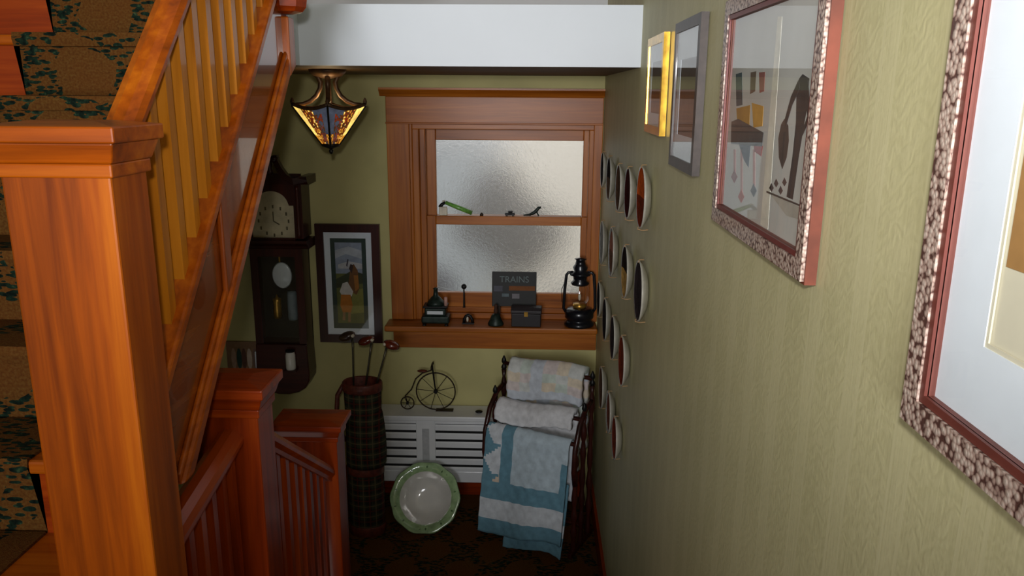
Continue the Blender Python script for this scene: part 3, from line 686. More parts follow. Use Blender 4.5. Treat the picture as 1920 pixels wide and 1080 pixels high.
m.build('hood_door', 'mahz', hd)
dl = MB().prism([(-.12, .906), (.12, .906), (.12, 1.088), (.088, 1.088)] + [(.09*math.cos(PI*i/12), 1.088 + .08*math.sin(PI*i/12)) for i in range(0, 13)] + [(-.12, 1.088)], 'y', HY + .018, HY + .028).build('dial', 'dial', hd)
for i in range(12):
    an = PI*i/6; bx(-.004, .004, HY + .0155, HY + .018, -.009, .009).build('numeral', 'dialmark', dl, loc=(.082*math.sin(an), 0, .998 + .078*math.cos(an)))
m = MB(); m.box(-.003, .003, HY + .014, HY + .0155, .998, 1.05); m.build('clock_hand', 'dialmark', dl)
m = MB(); m.mx = Matrix.Translation((0, 0, .998)) @ Matrix.Rotation(2.1, 4, 'Y') @ Matrix.Translation((0, 0, -.998)); m.box(-.003, .003, HY + .013, HY + .0145, .998, 1.035); m.build('clock_hand', 'dialmark', dl)
bx(-.118, .118, HY + .006, HY + .008, .908, 1.16).build('glass', 'glass', hd)
for s in (-1, 1):
    MB().lathe([(.012, 0), (.010, .02), (.0085, .14), (.010, .26), (.012, .28)], 12, (s*.143, HY - .006, .912)).build('column', 'mahz', hd, smooth=True)
    # cornice and swan-neck scroll
    m = MB(); xs = [s*x for x in (.205, .13, .10, .075, .058, .05, .056)]; zs = [1.245, 1.235, 1.255, 1.29, 1.325, 1.345, 1.355]
    up_ = [(xs[i], zs[i]) for i in range(7)]; lo = [(s*.205, 1.215), (s*.13, 1.20), (s*.075, 1.225), (s*.05, 1.262), (s*.034, 1.30), (s*.026, 1.325), (s*.03, 1.35)]
    for i in range(6):
        A, B, Cc, D = up_[i], up_[i + 1], lo[i + 1], lo[i]
        m.add([(A[0], HY - .03, A[1]), (B[0], HY - .03, B[1]), (Cc[0], HY - .02, Cc[1]), (D[0], HY - .02, D[1]), (A[0], HY + .01, A[1]), (B[0], HY + .01, B[1]), (Cc[0], HY + .01, Cc[1]), (D[0], HY + .01, D[1])],
              [(0, 1, 2, 3), (4, 5, 6, 7), (0, 1, 5, 4), (3, 2, 6, 7)])
    m.build('scroll', 'mahx', hd)
    m = MB(); m.mx = Matrix.Translation((s*.036, HY + .01, 1.335)) @ Matrix.Rotation(PI/2, 4, 'X'); m.lathe([(.02, 0), (.02, .034), (.012, .042), (1e-6, .044)], 16); m.build('rosette', 'mahx', hd, smooth=True)
    m = MB(); m.prism([(0, 1.20), (HY - .005, 1.20), (HY - .03, 1.235), (HY - .03, 1.245), (0, 1.245)], 'x', s*.165, s*.205); m.build('cornice', 'mahy', hd)
bx(-.16, .16, HY + .012, HY + .03, 1.195, 1.255).build('tympanum', 'mahx', hd)
m = MB(); m.lathe([(.016, 0), (.020, .02), (.012, .035), (.018, .055), (.012, .075), (.003, .10), (1e-6, .104)], 14, (0, HY + .01, 1.25)); m.build('finial', 'mahz', hd, smooth=True)
m = MB(); m.prism([(0, .845), (HY + .02, .845), (HY + .015, .858), (HY - .018, .88), (HY - .018, .895), (0, .895)], 'x', -.183, .183); m.build('waist_moulding', 'mahx', ck)
TW, TY = .145, -.14
tk = thing('trunk', None, None); tk.parent = ck
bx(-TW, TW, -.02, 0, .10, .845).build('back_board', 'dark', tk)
for s in (-1, 1): bx(min(s*TW, s*(TW - .018)), max(s*TW, s*(TW - .018)), TY, -.02, .10, .845).build('side_panel', 'mahz', tk)
m = MB(); m.box(-TW + .018, -TW + .042, TY, TY + .018, .28, .845); m.box(TW - .042, TW - .018, TY, TY + .018, .28, .845); m.box(-TW + .042, TW - .042, TY, TY + .018, .80, .845); m.build('trunk_door', 'mahz', tk)
bx(-TW + .042, TW - .042, TY + .006, TY + .009, .30, .80).build('glass', 'glass', tk)
bx(-.0035, .0035, -.085, -.08, .70, .845).build('pendulum_rod', 'brass', tk)
m = MB(); m.mx = Matrix.Translation((.012, -.085, .685)) @ Matrix.Rotation(PI/2, 4, 'X'); m.lathe([(1e-6, 0), (.05, .002), (.056, .008), (.05, .013), (1e-6, .017)], 28, sy=1.35); m.build('pendulum_bob', 'silver', tk, smooth=True)
MB().lathe([(1e-6, 0), (.02, .004), (.024, .02), (.022, .10), (.024, .115), (.008, .125), (.004, .14)], 16, (-.03, -.08, .43)).build('weight', 'brass', tk, smooth=True)
MB().lathe([(1e-6, 0), (.024, .004), (.028, .02), (.028, .15), (.024, .17), (1e-6, .172)], 16, (.055, -.075, .42)).build('weight', C((120, 132, 140), 0.3), tk, smooth=True)
pts = [(-.145, .30), (.145, .30), (.152, .12), (.148, .08), (.125, .04), (.085, .015), (.03, 0), (-.03, 0), (-.085, .015), (-.125, .04), (-.148, .08), (-.152, .12)]
MB().prism(pts, 'y', TY - .012, -.001).build('base', 'mahx', ck, bevel=.006)
MB().lathe([(.026, 0), (.028, .008), (.028, .085), (.024, .098), (.024, .104)], 18, (.055, TY - .03, .16)).build('white_jar', 'porc', ck, smooth=True)
MB().lathe([(.026, 0), (.026, .008), (1e-6, .012)], 18, (.055, TY - .03, .264)).build('jar_lid', 'black', ck)
bx(.02, .09, TY - .062, TY - .008, .15, .16).build('jar_shelf', 'mahx', ck)

# --- stained glass ceiling lamp
LY = 3.40; p = PY(617, 200, LY)
lp = thing('ceiling_lamp', 'stained glass pyramid lamp hanging point down on bronze arms', 'lamp', (p.x, LY, 2.100), math.radians(12))
TOPZ, RR, BZ, BR = 0.205, 0.150, 0.035, 0.030
cor = [Vector((-1, 0, 0)), Vector((0, -1, 0)), Vector((1, 0, 0)), Vector((0, 1, 0))]
def pane_mat(u, v):     # u: 0 at the side corners, 1 at the front and back corners; v: 0 bottom
    if u < .22: return 0 if v > .3 else 1
    r = (math.sin(math.floor(u*30)*12.9898 + math.floor(v*24)*78.233)*43758.5453) % 1.0
    if u < .58: return 4 if r < .34 else (2 if r < .66 else (1 if r < .92 else 0))
    if v > .86: return 3
    if u > .80: return 3 if v > .35 else (4 if r < .6 else 1)
    return 4 if r < .45 else (3 if r < .75 else 2)
for i in range(4):
    A, B = (cor[i], cor[(i + 1) % 4])
    if i in (1, 3): A, B = B, A
    def fn(u, v, A=A, B=B):
        e = A*(1 - u) + B*u
        z = BZ + (TOPZ - BZ)*v - (0.018*v*math.sin(PI*u))
        return e*(BR + (RR - BR)*v) + Vector((0, 0, z))
    MB().grid(fn, 30, 24, pane_mat).build('glass_panel', ['tg_cream', 'tg_amber', 'tg_red', 'tg_blue', 'tg_brown'], lp, solid=.003)
    MB().tube([fn(u/10, 1.0) + Vector((0, 0, .006)) for u in range(11)], .008, 8).build('rim', 'bronze', lp, smooth=True)
    c = cor[i]
    MB().tube([c*BR*1.03 + Vector((0, 0, BZ)), c*RR*1.02 + Vector((0, 0, TOPZ))], .0045, 8).build('corner_came', 'tg_dark', lp)
    MB().lathe([(.006, 0), (.009, .012), (.005, .024), (1e-6, .03)], 10, tuple(c*RR*1.0 + Vector((0, 0, TOPZ + .004)))).build('corner_knob', 'bronze', lp)
    arm = [c*.135 + Vector((0, 0, TOPZ + .004)), c*.105 + Vector((0, 0, TOPZ + .006)), c*.075 + Vector((0, 0, TOPZ + .018)), c*.050 + Vector((0, 0, TOPZ + .040)), c*.034 + Vector((0, 0, TOPZ + .070)), c*.030 + Vector((0, 0, TOPZ + .095)), c*.040 + Vector((0, 0, TOPZ + .118)), c*.062 + Vector((0, 0, TOPZ + .136))]
    MB().tube(arm, [.008, .009, .010, .010, .010, .011, .011, .010], 10).build('arm', 'bronze', lp, smooth=True)
MB().lathe([(1e-6, 0), (.007, .006), (.010, .016), (.006, .024), (.022, .030), (BR + .008, .036), (BR + .008, .046), (.02, .05)], 16).build('finial', 'tg_dark', lp, smooth=True)
MB().lathe([(.02, .315), (.06, .326), (.075, .340), (.078, .3515)], 24).build('canopy', 'bronze', lp, smooth=True)
MB().tube([(0, 0, .16), (0, 0, .32)], .009, 8).build('stem', 'bronze', lp)
MB().ball((0, 0, .15), .025).build('bulb', emit_mix('lamp_bulb', (255, 226, 170), 10), lp, smooth=True)
lo_ = add_light('lamp_light', 'POINT', (0, 0, 0.215), 0.9, (1.0, 0.72, 0.38), shadow_soft_size=0.03); lo_.parent = lp

# ================================================================ ON THE LANDING
# --- white radiator cover
RX = -0.43
rd = thing('radiator_cover', 'white metal radiator cover with louvred slats under the window', 'radiator', (RX, BY - 0.019, 0))
xl, xr = -1.05 - RX, 0.20 - RX; fy = -0.165
bx(xl, xr, fy + .04, -.001, .16, .55).build('inner_case', C((34, 34, 34)), rd)  # near-black colour stands in for shade in the slat gaps
bx(xl - .01, xr + .01, fy - .012, 0, .548, .578).build('top', 'rad', rd, bevel=.006)
bx(xl, xr, fy, fy + .03, .166, .235).build('bottom_rail', 'rad', rd, bevel=.004)
bx(xl, xr, fy, fy + .03, .53, .548).build('top_rail', 'rad', rd)
banks = []
for a, b in ((-1.05, -1.01), (-.655, -.545), (.16, .20)): bx(a - RX, b - RX, fy - .004, fy + .03, .20, .55).build('stile', 'rad', rd, bevel=.004)
bx(-.62 - RX, -.58 - RX, fy - .0065, fy - .003, .30, .50).build('stile_groove', C((176, 178, 180)), rd)
for a, b in ((-1.01, -.655), (-.545, .16)):
    for k in range(6):
        zc = .508 - .0525*k
        MB().prism([(fy + .002, zc - .020), (fy + .012, zc - .020), (fy + .016, zc + .012), (fy + .006, zc + .016), (fy, zc + .008)], 'x', a - RX, b - RX).build('slat', 'rad', rd)
for x in (-1.0, .15): bx(x - RX - .02, x - RX + .02, fy + .02, -.03, 0, .17).build('foot', 'rad', rd)

# --- penny-farthing on the radiator
q = PY(817, 733, 4.25)
pf = thing('penny_farthing', 'small wrought iron penny-farthing bicycle ornament on the radiator', 'ornament', (q.x, 4.25, 0.5785))
R = 0.112; WC = R + .004
def circ(cx, cz, r, n=36): return [(cx + r*math.cos(2*PI*k/n), 0, cz + r*math.sin(2*PI*k/n)) for k in range(n)]
bw = MB().tube(circ(0, WC, R), .004, 6, True).build('front_wheel', 'ironbrown', pf, smooth=True)
for k in range(9):
    an = 2*PI*k/9 + .25; MB().tube([(0, 0, WC), ((R - .002)*math.cos(an), 0, WC + (R - .002)*math.sin(an))], .0018, 5).build('spoke', 'ironbrown', bw)
m = MB(); m.mx = Matrix.Translation((0, 0, WC)) @ Matrix.Rotation(PI/2, 4, 'X'); m.lathe([(.011, -.012), (.013, 0), (.011, .012)], 10); m.build('hub', 'black', bw)
sx = -.165; r2 = .038
sw = MB().tube(circ(sx, r2 + .004, r2, 24), .0035, 6, True).build('rear_wheel', 'ironbrown', pf, smooth=True)
for k in range(6):
    an = 2*PI*k/6; MB().tube([(sx, 0, r2 + .004), (sx + r2*math.cos(an), 0, r2 + .004 + r2*math.sin(an))], .0016, 5).build('spoke', 'ironbrown', sw)
m = MB(); m.mx = Matrix.Translation((sx, 0, r2 + .004)) @ Matrix.Rotation(PI/2, 4, 'X'); m.lathe([(.008, -.01), (.009, 0), (.008, .01)], 8); m.build('hub', 'black', sw)
MB().tube([(sx, 0, r2 + .004), (sx - .012, 0, .085), (sx + .025, 0, .125), (sx + .05, 0, .19), (sx + .09, 0, .225), (-.02, 0, .245), (-.015, 0, .27)], .0038, 6).build('backbone', 'ironbrown', pf, smooth=True)
MB().tube([(0, 0, WC), (-.01, 0, .19), (-.018, 0, .28)], .0045, 6).build('fork', 'black', pf)
MB().tube([(-.018, -.05, .262), (-.018, -.045, .278), (-.018, 0, .284), (-.018, .045, .278), (-.018, .05, .262)], .0035, 6).build('handlebar', 'ironbrown', pf, smooth=True)
MB().ball((-.075, 0, .238), .03, .018, .008).build('saddle', 'leather', pf, smooth=True)
MB().box(.0, .10, -.02, .02, 0, .004).build('stand', 'ironbrown', pf)
p = PY(898, 773, 4.22); tag(MB().ball((0, 0, .008), .022, .018, .008).build('iron_pebble', 'black', None, smooth=True, loc=(p.x, 4.22, .5785)), 'small dark lump on the radiator beside the quilts', 'ornament')

# --- golf bag and clubs
gb = thing('golf_bag', 'old plaid canvas golf bag with brown leather trim standing on the carpet', 'golf bag', (-0.893, 3.90, 0.0), 0)
def tubes(nm, prof, mat, rx, ry, dx=0, dy=0):
    return MB().lathe([(r, z) for r, z in prof], 28, (dx, dy, 0), rx, ry, endcap=False).build(nm, mat, gb, smooth=True)
tubes('bag_body', [(.9, .05), (.98, .06), (1.0, .2), (1.0, .5), (.98, .7), (1.02, .84)], 'plaid', .098, .075)
tubes('base_trim', [(.92, 0), (1.03, .006), (1.03, .055), (1.0, .06)], 'leather', .098, .075)
tubes('waist_trim', [(1.015, .362), (1.03, .366), (1.03, .402), (1.015, .406)], 'leather', .098, .075)
tubes('top_trim', [(1.03, .83), (1.07, .836), (1.08, .878), (1.02, .884), (.98, .876), (.95, .80), (.93, .50), (.92, .08), (1e-6, .075)], 'leather', .098, .075)
m = MB()
def pk(u, v):
    an = -PI*0.93 + u*PI*1.06; bul = math.sin(PI*min(1, max(0, v)))**.45; s = 1.02 + .24*bul*math.sin(PI*u)**.5*(1.0 + .25*math.cos(an))
    taper = 1.0 - .12*v
    return (.098*s*taper*math.cos(an) + .004, .075*s*taper*math.sin(an), .405 + .33*v)
MB().grid(pk, 24, 12).build('pocket', 'plaid', gb, smooth=True, solid=.004)
MB().tube([(-.10, 0, .86), (-.135, 0, .80), (-.142, -.01, .70), (-.125, -.01, .60), (-.103, 0, .54)], .012, 8).build('strap', 'leather', gb, smooth=True)
def club(label, px, py, bx_, by_, face, mat, sole):
    hp = PY(px, py, 3.93); base = Vector((bx_, by_, .80)); top = Vector((hp.x, 3.93, hp.z))
    t = thing('golf_club', label, 'golf club', tuple(base), 0, 'wooden clubs in the golf bag')
    tp = top - base; k = 0.1
    def inside(q):      # stays within the hollow of the bag, above its floor
        g = base - tp*q - Vector((-0.893, 3.90, 0)); return g.z > .082 and (g.x/.084)**2 + (g.y/.062)**2 < 1
    while inside(k + .02): k += .02
    MB().tube([tuple(-tp*k), tuple(tp*.75), tuple(tp)], [.006, .005, .007], 8).build('shaft', 'steel', t, smooth=True)
    m = MB(); m.mx = Matrix.Translation(tp + Vector((face*.026, -.012, .008))) @ Matrix.Rotation(face*.35, 4, 'Y')
    m.ball((0, 0, 0), .046, .034, .024, 18, 10); m.build('club_head', mat, t, smooth=True)
    m = MB(); m.mx = Matrix.Translation(tp + Vector((-face*.004, -.026, .016))); m.ball((0, 0, 0), .014, .012, .010); m.build('face_inset', sole, t, smooth=True)
    return t
club('wooden golf club with a grey-brown head turned toward the clock', 661, 632, -.945, 3.92, -1, 'clubdark', 'ivory')
club('wooden golf club with a red head in the middle of the plaid bag', 697, 640, -.885, 3.905, -1, 'clubwood', 'ivory')
club('wooden golf club with a glossy red head turned toward the window', 726, 648, -.835, 3.89, 1, 'clubwood', 'ivory')

# --- wash basin
wbn = thing('wash_basin', 'large white porcelain wash basin with green scalloped rim leaning on the radiator', 'basin', (-0.585, 3.872, 0.0), 0)
R = .196; tilt = math.radians(57)
bm_ = Matrix.Translation((0, 0, .004)) @ Matrix.Rotation(tilt, 4, 'X') @ Matrix.Translation((0, R, 0))
def wob(an, i): return 1 + (.016*math.cos(an*10) if i in (5, 6, 7, 8) else 0)
m = MB(); m.mx = bm_ @ Matrix.Translation((0, 0, -.098))
m.lathe([(.07, 0), (.085, .004), (.12, .035), (.145, .07), (.155, .082), (.19, .094), (R, .098), (.19, .1025), (.158, .092), (.145, .080), (.118, .045), (.08, .014), (.04, .009), (1e-6, .008)], 60, wob=wob,
        mats=[0, 0, 0, 1, 1, 1, 1, 1, 1, 0, 0, 0, 0])
m.build('basin', ['porc', 'porcgreen'], wbn, smooth=True)
m = MB(); m.mx = bm_ @ Matrix.Translation((0, 0, .0015))
for k in range(10):
    an = 2*PI*k/10 + .3
    for j in range(3):
        a2 = an + (j - 1)*.09; rr = .168 + .006*((j + k) % 3)
        m.add([(rr*math.cos(a2 - .035), rr*math.sin(a2 - .035), -.002), ((rr + .009)*math.cos(a2), (rr + .009)*math.sin(a2), 0.001), (rr*math.cos(a2 + .035), rr*math.sin(a2 + .035), -.002), ((rr - .008)*math.cos(a2), (rr - .008)*math.sin(a2), -.004)], [(0, 1, 2, 3)])
tag(m.build('leaf_pattern', 'porcdk', wbn), kind='stuff')

# --- quilt rack with three quilts
ang = math.radians(-26); RC = Vector((-0.005, 3.83, 0))
rk = thing('quilt_rack', 'dark wooden quilt rack with turned posts and iron finials in the corner', 'rack', tuple(RC), ang)
def turned(x, y, z0, z1, nm='post', r=.014):
    prof = []; n = 22
    for i in range(n + 1): prof.append((r*(1 + .28*math.sin(i*1.7) + .12*math.sin(i*4.1)), z0 + (z1 - z0)*i/n))
    return MB().lathe(prof, 12, (x, y, 0)).build(nm, 'mahz', rk, smooth=True)
for s in (-1, 1):
    x = s*.262
    turned(x, 0.0, 0, .60); ps = turned(x, .10, 0, .74); pb = turned(x, .20, 0, .88)
    for yy, zz, par in ((.10, .74, ps), (.20, .88, pb)):
        MB().lathe([(.010, 0), (.016, .012), (.012, .024), (.007, .032), (.014, .046), (.012, .06), (.004, .078), (1e-6, .082)], 12, (x, yy, zz)).build('finial', 'black', par, smooth=True)
    MB().tube([(x, .20, .80), (x, .12, .78), (x, .04, .71), (x, -.01, .60), (x, -.02, .48), (x, 0.0, .40)], .014, 8).build('curved_arm', 'mahx', rk, smooth=True)
    MB().box(x - .012, x + .012, -.05, .25, 0.0, .03).build('foot', 'mahx', rk, bevel=.004)
for yy, zz in ((0.0, .626), (.10, .723), (.20, .918)): MB().tube([(-.262, yy, zz), (.262, yy, zz)], .011, 10).build('rail', 'mahx', rk, smooth=True)
MB().tube([(-.262, .10, .12), (.262, .10, .12)], .010, 10).build('stretcher', 'mahx', rk)

def quilt(label, path, x0, x1, fold, mats, mfn, thick, nu=40, ph=0.0, skew=0.0, puff=.0022, t=None, nm='folded_cloth'):
    t = t or thing('quilt', label, 'quilt', tuple(RC), ang)
    pts = [Vector((0, y, z)) for y, z in path]
    L = [0]
    for i in range(1, len(pts)): L.append(L[-1] + (pts[i] - pts[i - 1]).length)
    def along(s):
        s *= L[-1]
        for i in range(1, len(pts)):
            if s <= L[i] + 1e-9:
                f = (s - L[i - 1])/(L[i] - L[i - 1]); return pts[i - 1].lerp(pts[i], f)
        return pts[-1]
    def fn(u, v):
        p = along(v); front = max(0, (v - .35)/.65)
        x = x0 + (x1 - x0)*u + skew*front
        y = p.y - abs(fold)*front*(.5 + .5*math.sin(u*9 + ph + v*2)) + puff*math.sin(u*48)*math.sin(v*60)
        z = p.z - (.022*front*math.sin(u*5.2 + ph)) + puff*.5*math.sin(u*40 + 1)
        return (x, y, z)
    o = MB().grid(fn, nu, 72, mfn).build(nm, mats, t, smooth=True, solid=thick)
    return t
BLU, WHT, PAT = C((104, 146, 164), 0.95), C((206, 212, 218), 0.95), C((188, 204, 214), 0.95)
PCH = C((214, 196, 176), 0.95)
def blue(u, v):
    # v runs from the back hem over the rail to the front hem; f is the distance down the front
    f = (v - .34)/.66
    if f < 0: return 1
    if f > .88: return 0
    if .70 < f <= .88: return 1
    if .56 < f <= .70: return 0
    if u > .93 and f > .3: return 0
    if .20 < u < .34: return 0
    if u <= .20:
        k = (f*8) % 2; return 0 if ((k < 1 and u*5 < 1 - (k % 1)) or (k >= 1 and u*5 < (k % 1)*.6)) else (3 if int(f*8) == 4 else 1)
    return 2
bq = quilt('blue and white patchwork quilt draped over the front rail of the rack', [(.045, .28), (.035, .50), (.028, .62), (.010, .644), (-.012, .644), (-.034, .62), (-.055, .45), (-.085, .25), (-.105, .085)], -.235, .240, .035, [BLU, WHT, PAT, PCH], blue, .016, 120, 0.6, -.005)
quilt(None, [(-.012, .40), (-.04, .25), (-.08, .10), (-.10, .022)], -.10, .235, .02, [BLU, WHT], lambda u, v: 1 if .55 < v < .72 else 0, .012, 30, 1.2, t=bq, nm='under_hem')
WQ = [C((214, 214, 216), 0.95), C((160, 178, 172), 0.95)]
quilt('plain white quilt rolled over the middle rail between the other two', [(.150, .40), (.145, .62), (.138, .71), (.12, .745), (.09, .752), (.058, .735), (.046, .70), (.042, .664)], -.225, .215, .012, WQ, lambda u, v: 1 if (.60 < u < .74 and .66 < v < .70) else 0, .034, 40, 0.2)
QC = [C((202, 204, 200), 0.95), C((208, 196, 192), 0.95), C((194, 204, 194), 0.95), C((214, 200, 178), 0.95), C((194, 200, 208), 0.95)]
def past(u, v): return (int(u*6)*7 + int(v*14)*3 + int(u*6)*int(v*14)) % 5
quilt('faded pastel patchwork quilt folded thickly over the top back rail', [(.236, .50), (.238, .78), (.240, .89), (.225, .945), (.19, .955), (.160, .93), (.150, .86), (.150, .772)], -.205, .225, .014, QC, past, .045, 40, 0.9)

# --- heating pipe and valve in the corner
p = PY(1099, 800, 4.255)
hp = thing('heating_pipe', 'green painted heating pipe with a tan valve in the corner by the radiator', 'pipe', (0.322, 4.255, 0))
MB().tube([(0, 0, 0), (0, 0, .50)], .020, 14).build('pipe', 'green', hp, smooth=True)
MB().lathe([(.022, .47), (.034, .48), (.036, .56), (.028, .575), (.028, .60), (.014, .61)], 18).build('valve', 'tan', hp, smooth=True)
MB().tube([(0, 0, .60), (0, 0, .70)], .012, 10).build('spindle', 'ironbrown', hp)
MB().lathe([(.03, .695), (.034, .70), (.03, .712), (1e-6, .715)], 14).build('hand_wheel', 'black', hp, smooth=True)

# ================================================================ ON THE WINDOW LEDGES
S0 = STOOL + 0.0005
# --- kerosene lantern
p = PZ(1087, 609, STOOL)
ln = thing('kerosene_lantern', 'black enamel kerosene lantern on the sill by the corner', 'lantern', (p.x - .006, 4.270, S0))
MB().lathe([(.078, 0), (.084, .006), (.084, .018), (.072, .03), (.066, .04), (.080, .05), (.080, .085), (.066, .10), (.04, .106)], 28).build('fuel_tank', 'blackblue', ln, smooth=True)
MB().lathe([(.034, .104), (.040, .115), (.036, .128)], 20).build('burner', 'brass', ln, smooth=True)
MB().lathe([(.038, .126), (.052, .15), (.056, .18), (.048, .215), (.038, .24)], 24, endcap=False).build('globe', 'glass', ln, smooth=True)
MB().ball((0, 0, .165), .008, .008, .022).build('wick', 'ivory', ln, smooth=True)
MB().lathe([(.046, .236), (.052, .246), (.036, .262), (.040, .285), (.058, .292), (.056, .302), (.034, .312), (.042, .335), (.030, .352), (.024, .375), (.034, .382), (1e-6, .39)], 24).build('chimney', 'blackblue', ln, smooth=True)
for s in (-1, 1):
    MB().tube([(s*.070, 0, .07), (s*.088, 0, .10), (s*.084, 0, .20), (s*.076, 0, .29), (s*.066, 0, .304), (s*.04, 0, .306)], .0085, 8).build('side_tube', 'blackblue', ln, smooth=True)
MB().tube([(-.08, 0, .26), (-.10, .03, .20), (-.096, .05, .12)], .002, 6).build('bail_handle', 'black', ln)
# --- slate sign
p = PZ(964, 588, STOOL)
sgx = PY(964, 560, 4.345).x
sl = thing('painted_sign', 'square black sign with faded lettering standing behind the small chest', 'sign', (sgx, 4.335, S0), 0)
lean = Matrix.Rotation(-.10, 4, 'X')
m = MB(); m.mx = lean; m.box(-.126, .126, -.006, .006, .085, .285); m.build('board', C((30, 30, 28), 0.6), sl, bevel=.003)
for s in (-1, 1):
    m = MB(); m.mx = lean; m.box(s*.09 - .012, s*.09 + .012, -.012, .012, .002, .09); m.build('easel_leg', C((44, 30, 20)), sl)
def text(body, size, x, z, mat, par):
    cu = bpy.data.curves.new('lettering', 'FONT'); cu.body = body; cu.size = size; cu.align_x = 'CENTER'; cu.extrude = 0.0006
    o = bpy.data.objects.new('lettering_tmp', cu); COL.objects.link(o)
    bpy.context.view_layer.update()
    me = bpy.data.meshes.new_from_object(o.evaluated_get(bpy.context.evaluated_depsgraph_get())); bpy.data.objects.remove(o)
    me.materials.clear(); me.materials.append(mat)
    M_ = lean @ Matrix.Translation((x, -.0068, z)) @ Matrix.Rotation(PI/2, 4, 'X')
    me.transform(M_); b = bpy.data.objects.new('lettering', me); COL.objects.link(b); b.parent = par; return b
text('TRAINS', .050, 0, .225, C((108, 120, 120)), sl)
for (a, b, z0, z1, c) in ((-.116, -.066, .172, .204, (84, 84, 92)), (-.03, .118, .178, .204, (120, 72, 36)), (-.07, -.03, .142, .160, (96, 108, 112)), (-.012, .03, .132, .160, (120, 116, 120))):
    m = MB(); m.mx = lean; m.box(a, b, -.0072, -.0058, z0, z1); m.build('worn_lettering', C(c), sl)
# --- small dark trunk
p = PZ(987, 606, STOOL)
tr = thing('toy_chest', 'small dark lidded chest in front of the black sign', 'box', (p.x, 4.262, S0), -.05)
bx(-.082, .082, -.042, .042, 0, .075).build('body', C((34, 30, 32), 0.5), tr, bevel=.004)
m = MB(); m.prism([(-.044, .076), (.044, .076), (.044, .092), (.030, .108), (0, .114), (-.030, .108), (-.044, .092)], 'x', -.085, .085); m.build('lid', C((40, 34, 36), 0.5), tr, bevel=.003)
bx(-.010, .010, -.047, -.041, .062, .088).build('latch', 'brass', tr)
# --- small bell
p = PZ(930, 606, STOOL)
be = thing('hand_bell', 'small dark green bell with a tall handle in front of the black sign', 'bell', (p.x, 4.262, S0))
MB().lathe([(.044, 0), (.045, .008), (.034, .03), (.024, .055), (.012, .066)], 20).build('bell_cup', 'dkgreen', be, smooth=True)
MB().lathe([(.009, .064), (.012, .08), (.008, .10), (.011, .112), (1e-6, .122)], 12).build('handle', C((60, 36, 22)), be, smooth=True)
# --- little horseshoe shaped ornament
p = PZ(879, 603, STOOL)
ho = thing('iron_figure', 'tiny black arch-shaped iron figure on the sill', 'ornament', (p.x, 4.275, S0))
MB().tube([(-.024, 0, .004), (-.022, 0, .025), (-.012, 0, .044), (0, 0, .050), (.012, 0, .044), (.022, 0, .025), (.026, 0, .004)], .009, 8).build('arch', 'black', ho, smooth=True)
MB().ball((-.004, -.002, .026), .007, .006, .016).build('white_inset', 'ivory', ho, smooth=True)
bx(-.034, .034, -.014, .014, 0, .006).build('base', 'black', ho)
# --- miniature cast iron stove
p = PZ(817, 609, STOOL)
sv = thing('toy_stove', 'miniature dark green cast iron stove at the window casing end of the sill', 'ornament', (p.x, 4.262, S0))
bx(-.078, .078, -.048, .048, .012, .055).build('fire_box', 'dkgreen', sv, bevel=.010)
bx(-.060, .060, -.042, .042, .055, .10).build('oven', 'dkgreen', sv, bevel=.008)
bx(-.045, .045, -.046, -.040, .066, .086).build('nickel_plate', 'silver', sv, bevel=.003)
bx(-.068, .068, -.046, .046, .10, .112).build('hot_plate', 'black', sv, bevel=.004)
MB().lathe([(.052, .112), (.046, .13), (.028, .152), (.014, .165), (.011, .20), (.016, .205), (1e-6, .212)], 18).build('dome', 'dkgreen', sv, smooth=True)
for s in (-1, 1):
    for d in (-1, 1): MB().lathe([(.012, 0), (.009, .006), (.012, .014)], 10, (s*.062, d*.036, 0)).build('foot', 'black', sv)
MB().lathe([(.010, .112), (.009, .16), (1e-6, .163)], 10, (.058, -.02, 0)).build('pink_candle', C((196, 150, 136)), sv, smooth=True)
# --- black knob on a wire at the lower sash
p = PY(870, 537, LS0 - .02)
kn = thing('sash_wire_hook', 'black knob on a thin wire resting along the bottom of the lower pane', 'ornament', (p.x, LS0 - .024, 1.1585))
dz = p.z - 1.1585
MB().ball((0, 0, dz), .016).build('knob', 'black', kn, smooth=True)
MB().lathe([(.010, 0), (.006, .004), (.004, dz - .012)], 10).build('stem', 'black', kn)
MB().tube([(-.002, .006, dz - .03), (-.08, .006, dz - .02), (-.15, .006, dz - .005)], .0025, 6).build('wire', 'silver', kn)

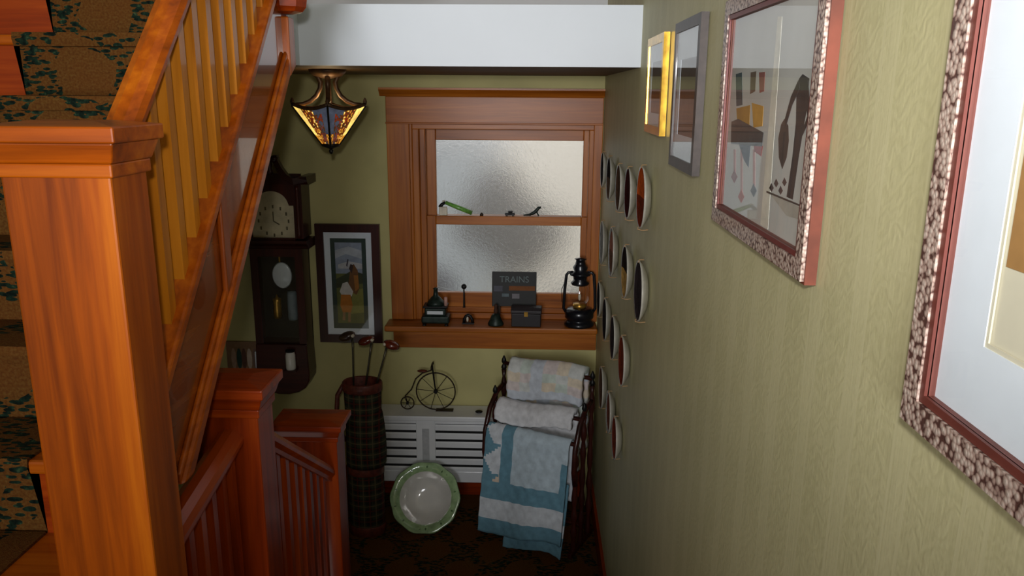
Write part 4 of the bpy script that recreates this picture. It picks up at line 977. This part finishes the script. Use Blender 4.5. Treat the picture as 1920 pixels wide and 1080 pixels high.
# --- things on the meeting rail
ML = MEET + .0005; my = (LS0 + LS1)/2
p = PY(885, 398, my); q = PY(835, 376, my)
gt = thing('toy_flute', 'bright green toy flute leaning with its black end against the upper pane', 'toy', (p.x, my, ML))
d = q - p; d.y = 0
MB().tube([(0, 0, .014), tuple(d*.5 + Vector((0, 0, .011))), tuple(d + Vector((0, 0, .008)))], [.013, .013, .011], 12).build('tube', 'green_toy', gt, smooth=True)
MB().tube([tuple(d + Vector((0, 0, .008))), tuple(d + Vector((-.02, 0, -.004))), tuple(d + Vector((-.03, 0, -.02)))], [.008, .010, .013], 10).build('mouthpiece', 'black', gt, smooth=True)
MB().tube([tuple(d + Vector((.0, 0, .018))), tuple(d + Vector((-.018, 0, .014)))], .004, 8).build('white_ring', 'ivory', gt)
bx(d.x - .035, d.x + .01, -.016, .016, 0, max(.02, d.z - .016)).build('support', 'ivory', gt, bevel=.004)
p = PY(903, 405, my)
tag(MB().lathe([(.009, 0), (.011, .006), (.006, .014), (1e-6, .018)], 12).build('sash_button', 'ironbrown', None, smooth=True, loc=(p.x, my, ML)), 'tiny brown button between the green flute and the dark toy car', 'ornament')
p = PY(956, 404, my)
cr = thing('toy_car', 'tiny dark toy car on the meeting rail', 'toy', (p.x, my, ML))
bx(-.028, .028, -.012, .012, .005, .018).build('body', 'black', cr, bevel=.004); bx(-.010, .016, -.010, .010, .018, .030).build('cabin', 'black', cr, bevel=.004)
for s in (-.018, .018):
    for e in (-.011, .011):
        m = MB(); m.mx = Matrix.Translation((s, e, .007)) @ Matrix.Rotation(PI/2, 4, 'X'); m.lathe([(.007, -.002), (.007, .002)], 12); m.build('wheel', 'black', cr)
p = PY(1003, 404, my)
lz = thing('lizard_figure', 'dark lizard figurine with its head raised on the meeting rail', 'figurine', (p.x, my, ML))
MB().tube([(-.065, 0, .005), (-.035, 0, .008), (-.008, 0, .018), (.010, 0, .034), (.020, 0, .048), (.034, 0, .050)], [.003, .006, .010, .010, .009, .005], 10).build('body', 'dkgreen', lz, smooth=True)
for s in (-1, 1):
    MB().tube([(.008, s*.005, .026), (.016, s*.010, .012), (.022, s*.010, .003)], .0035, 6).build('leg', 'dkgreen', lz, smooth=True)
    MB().tube([(-.02, s*.005, .012), (-.03, s*.011, .010), (-.026, s*.011, .003)], .0035, 6).build('leg', 'dkgreen', lz, smooth=True)
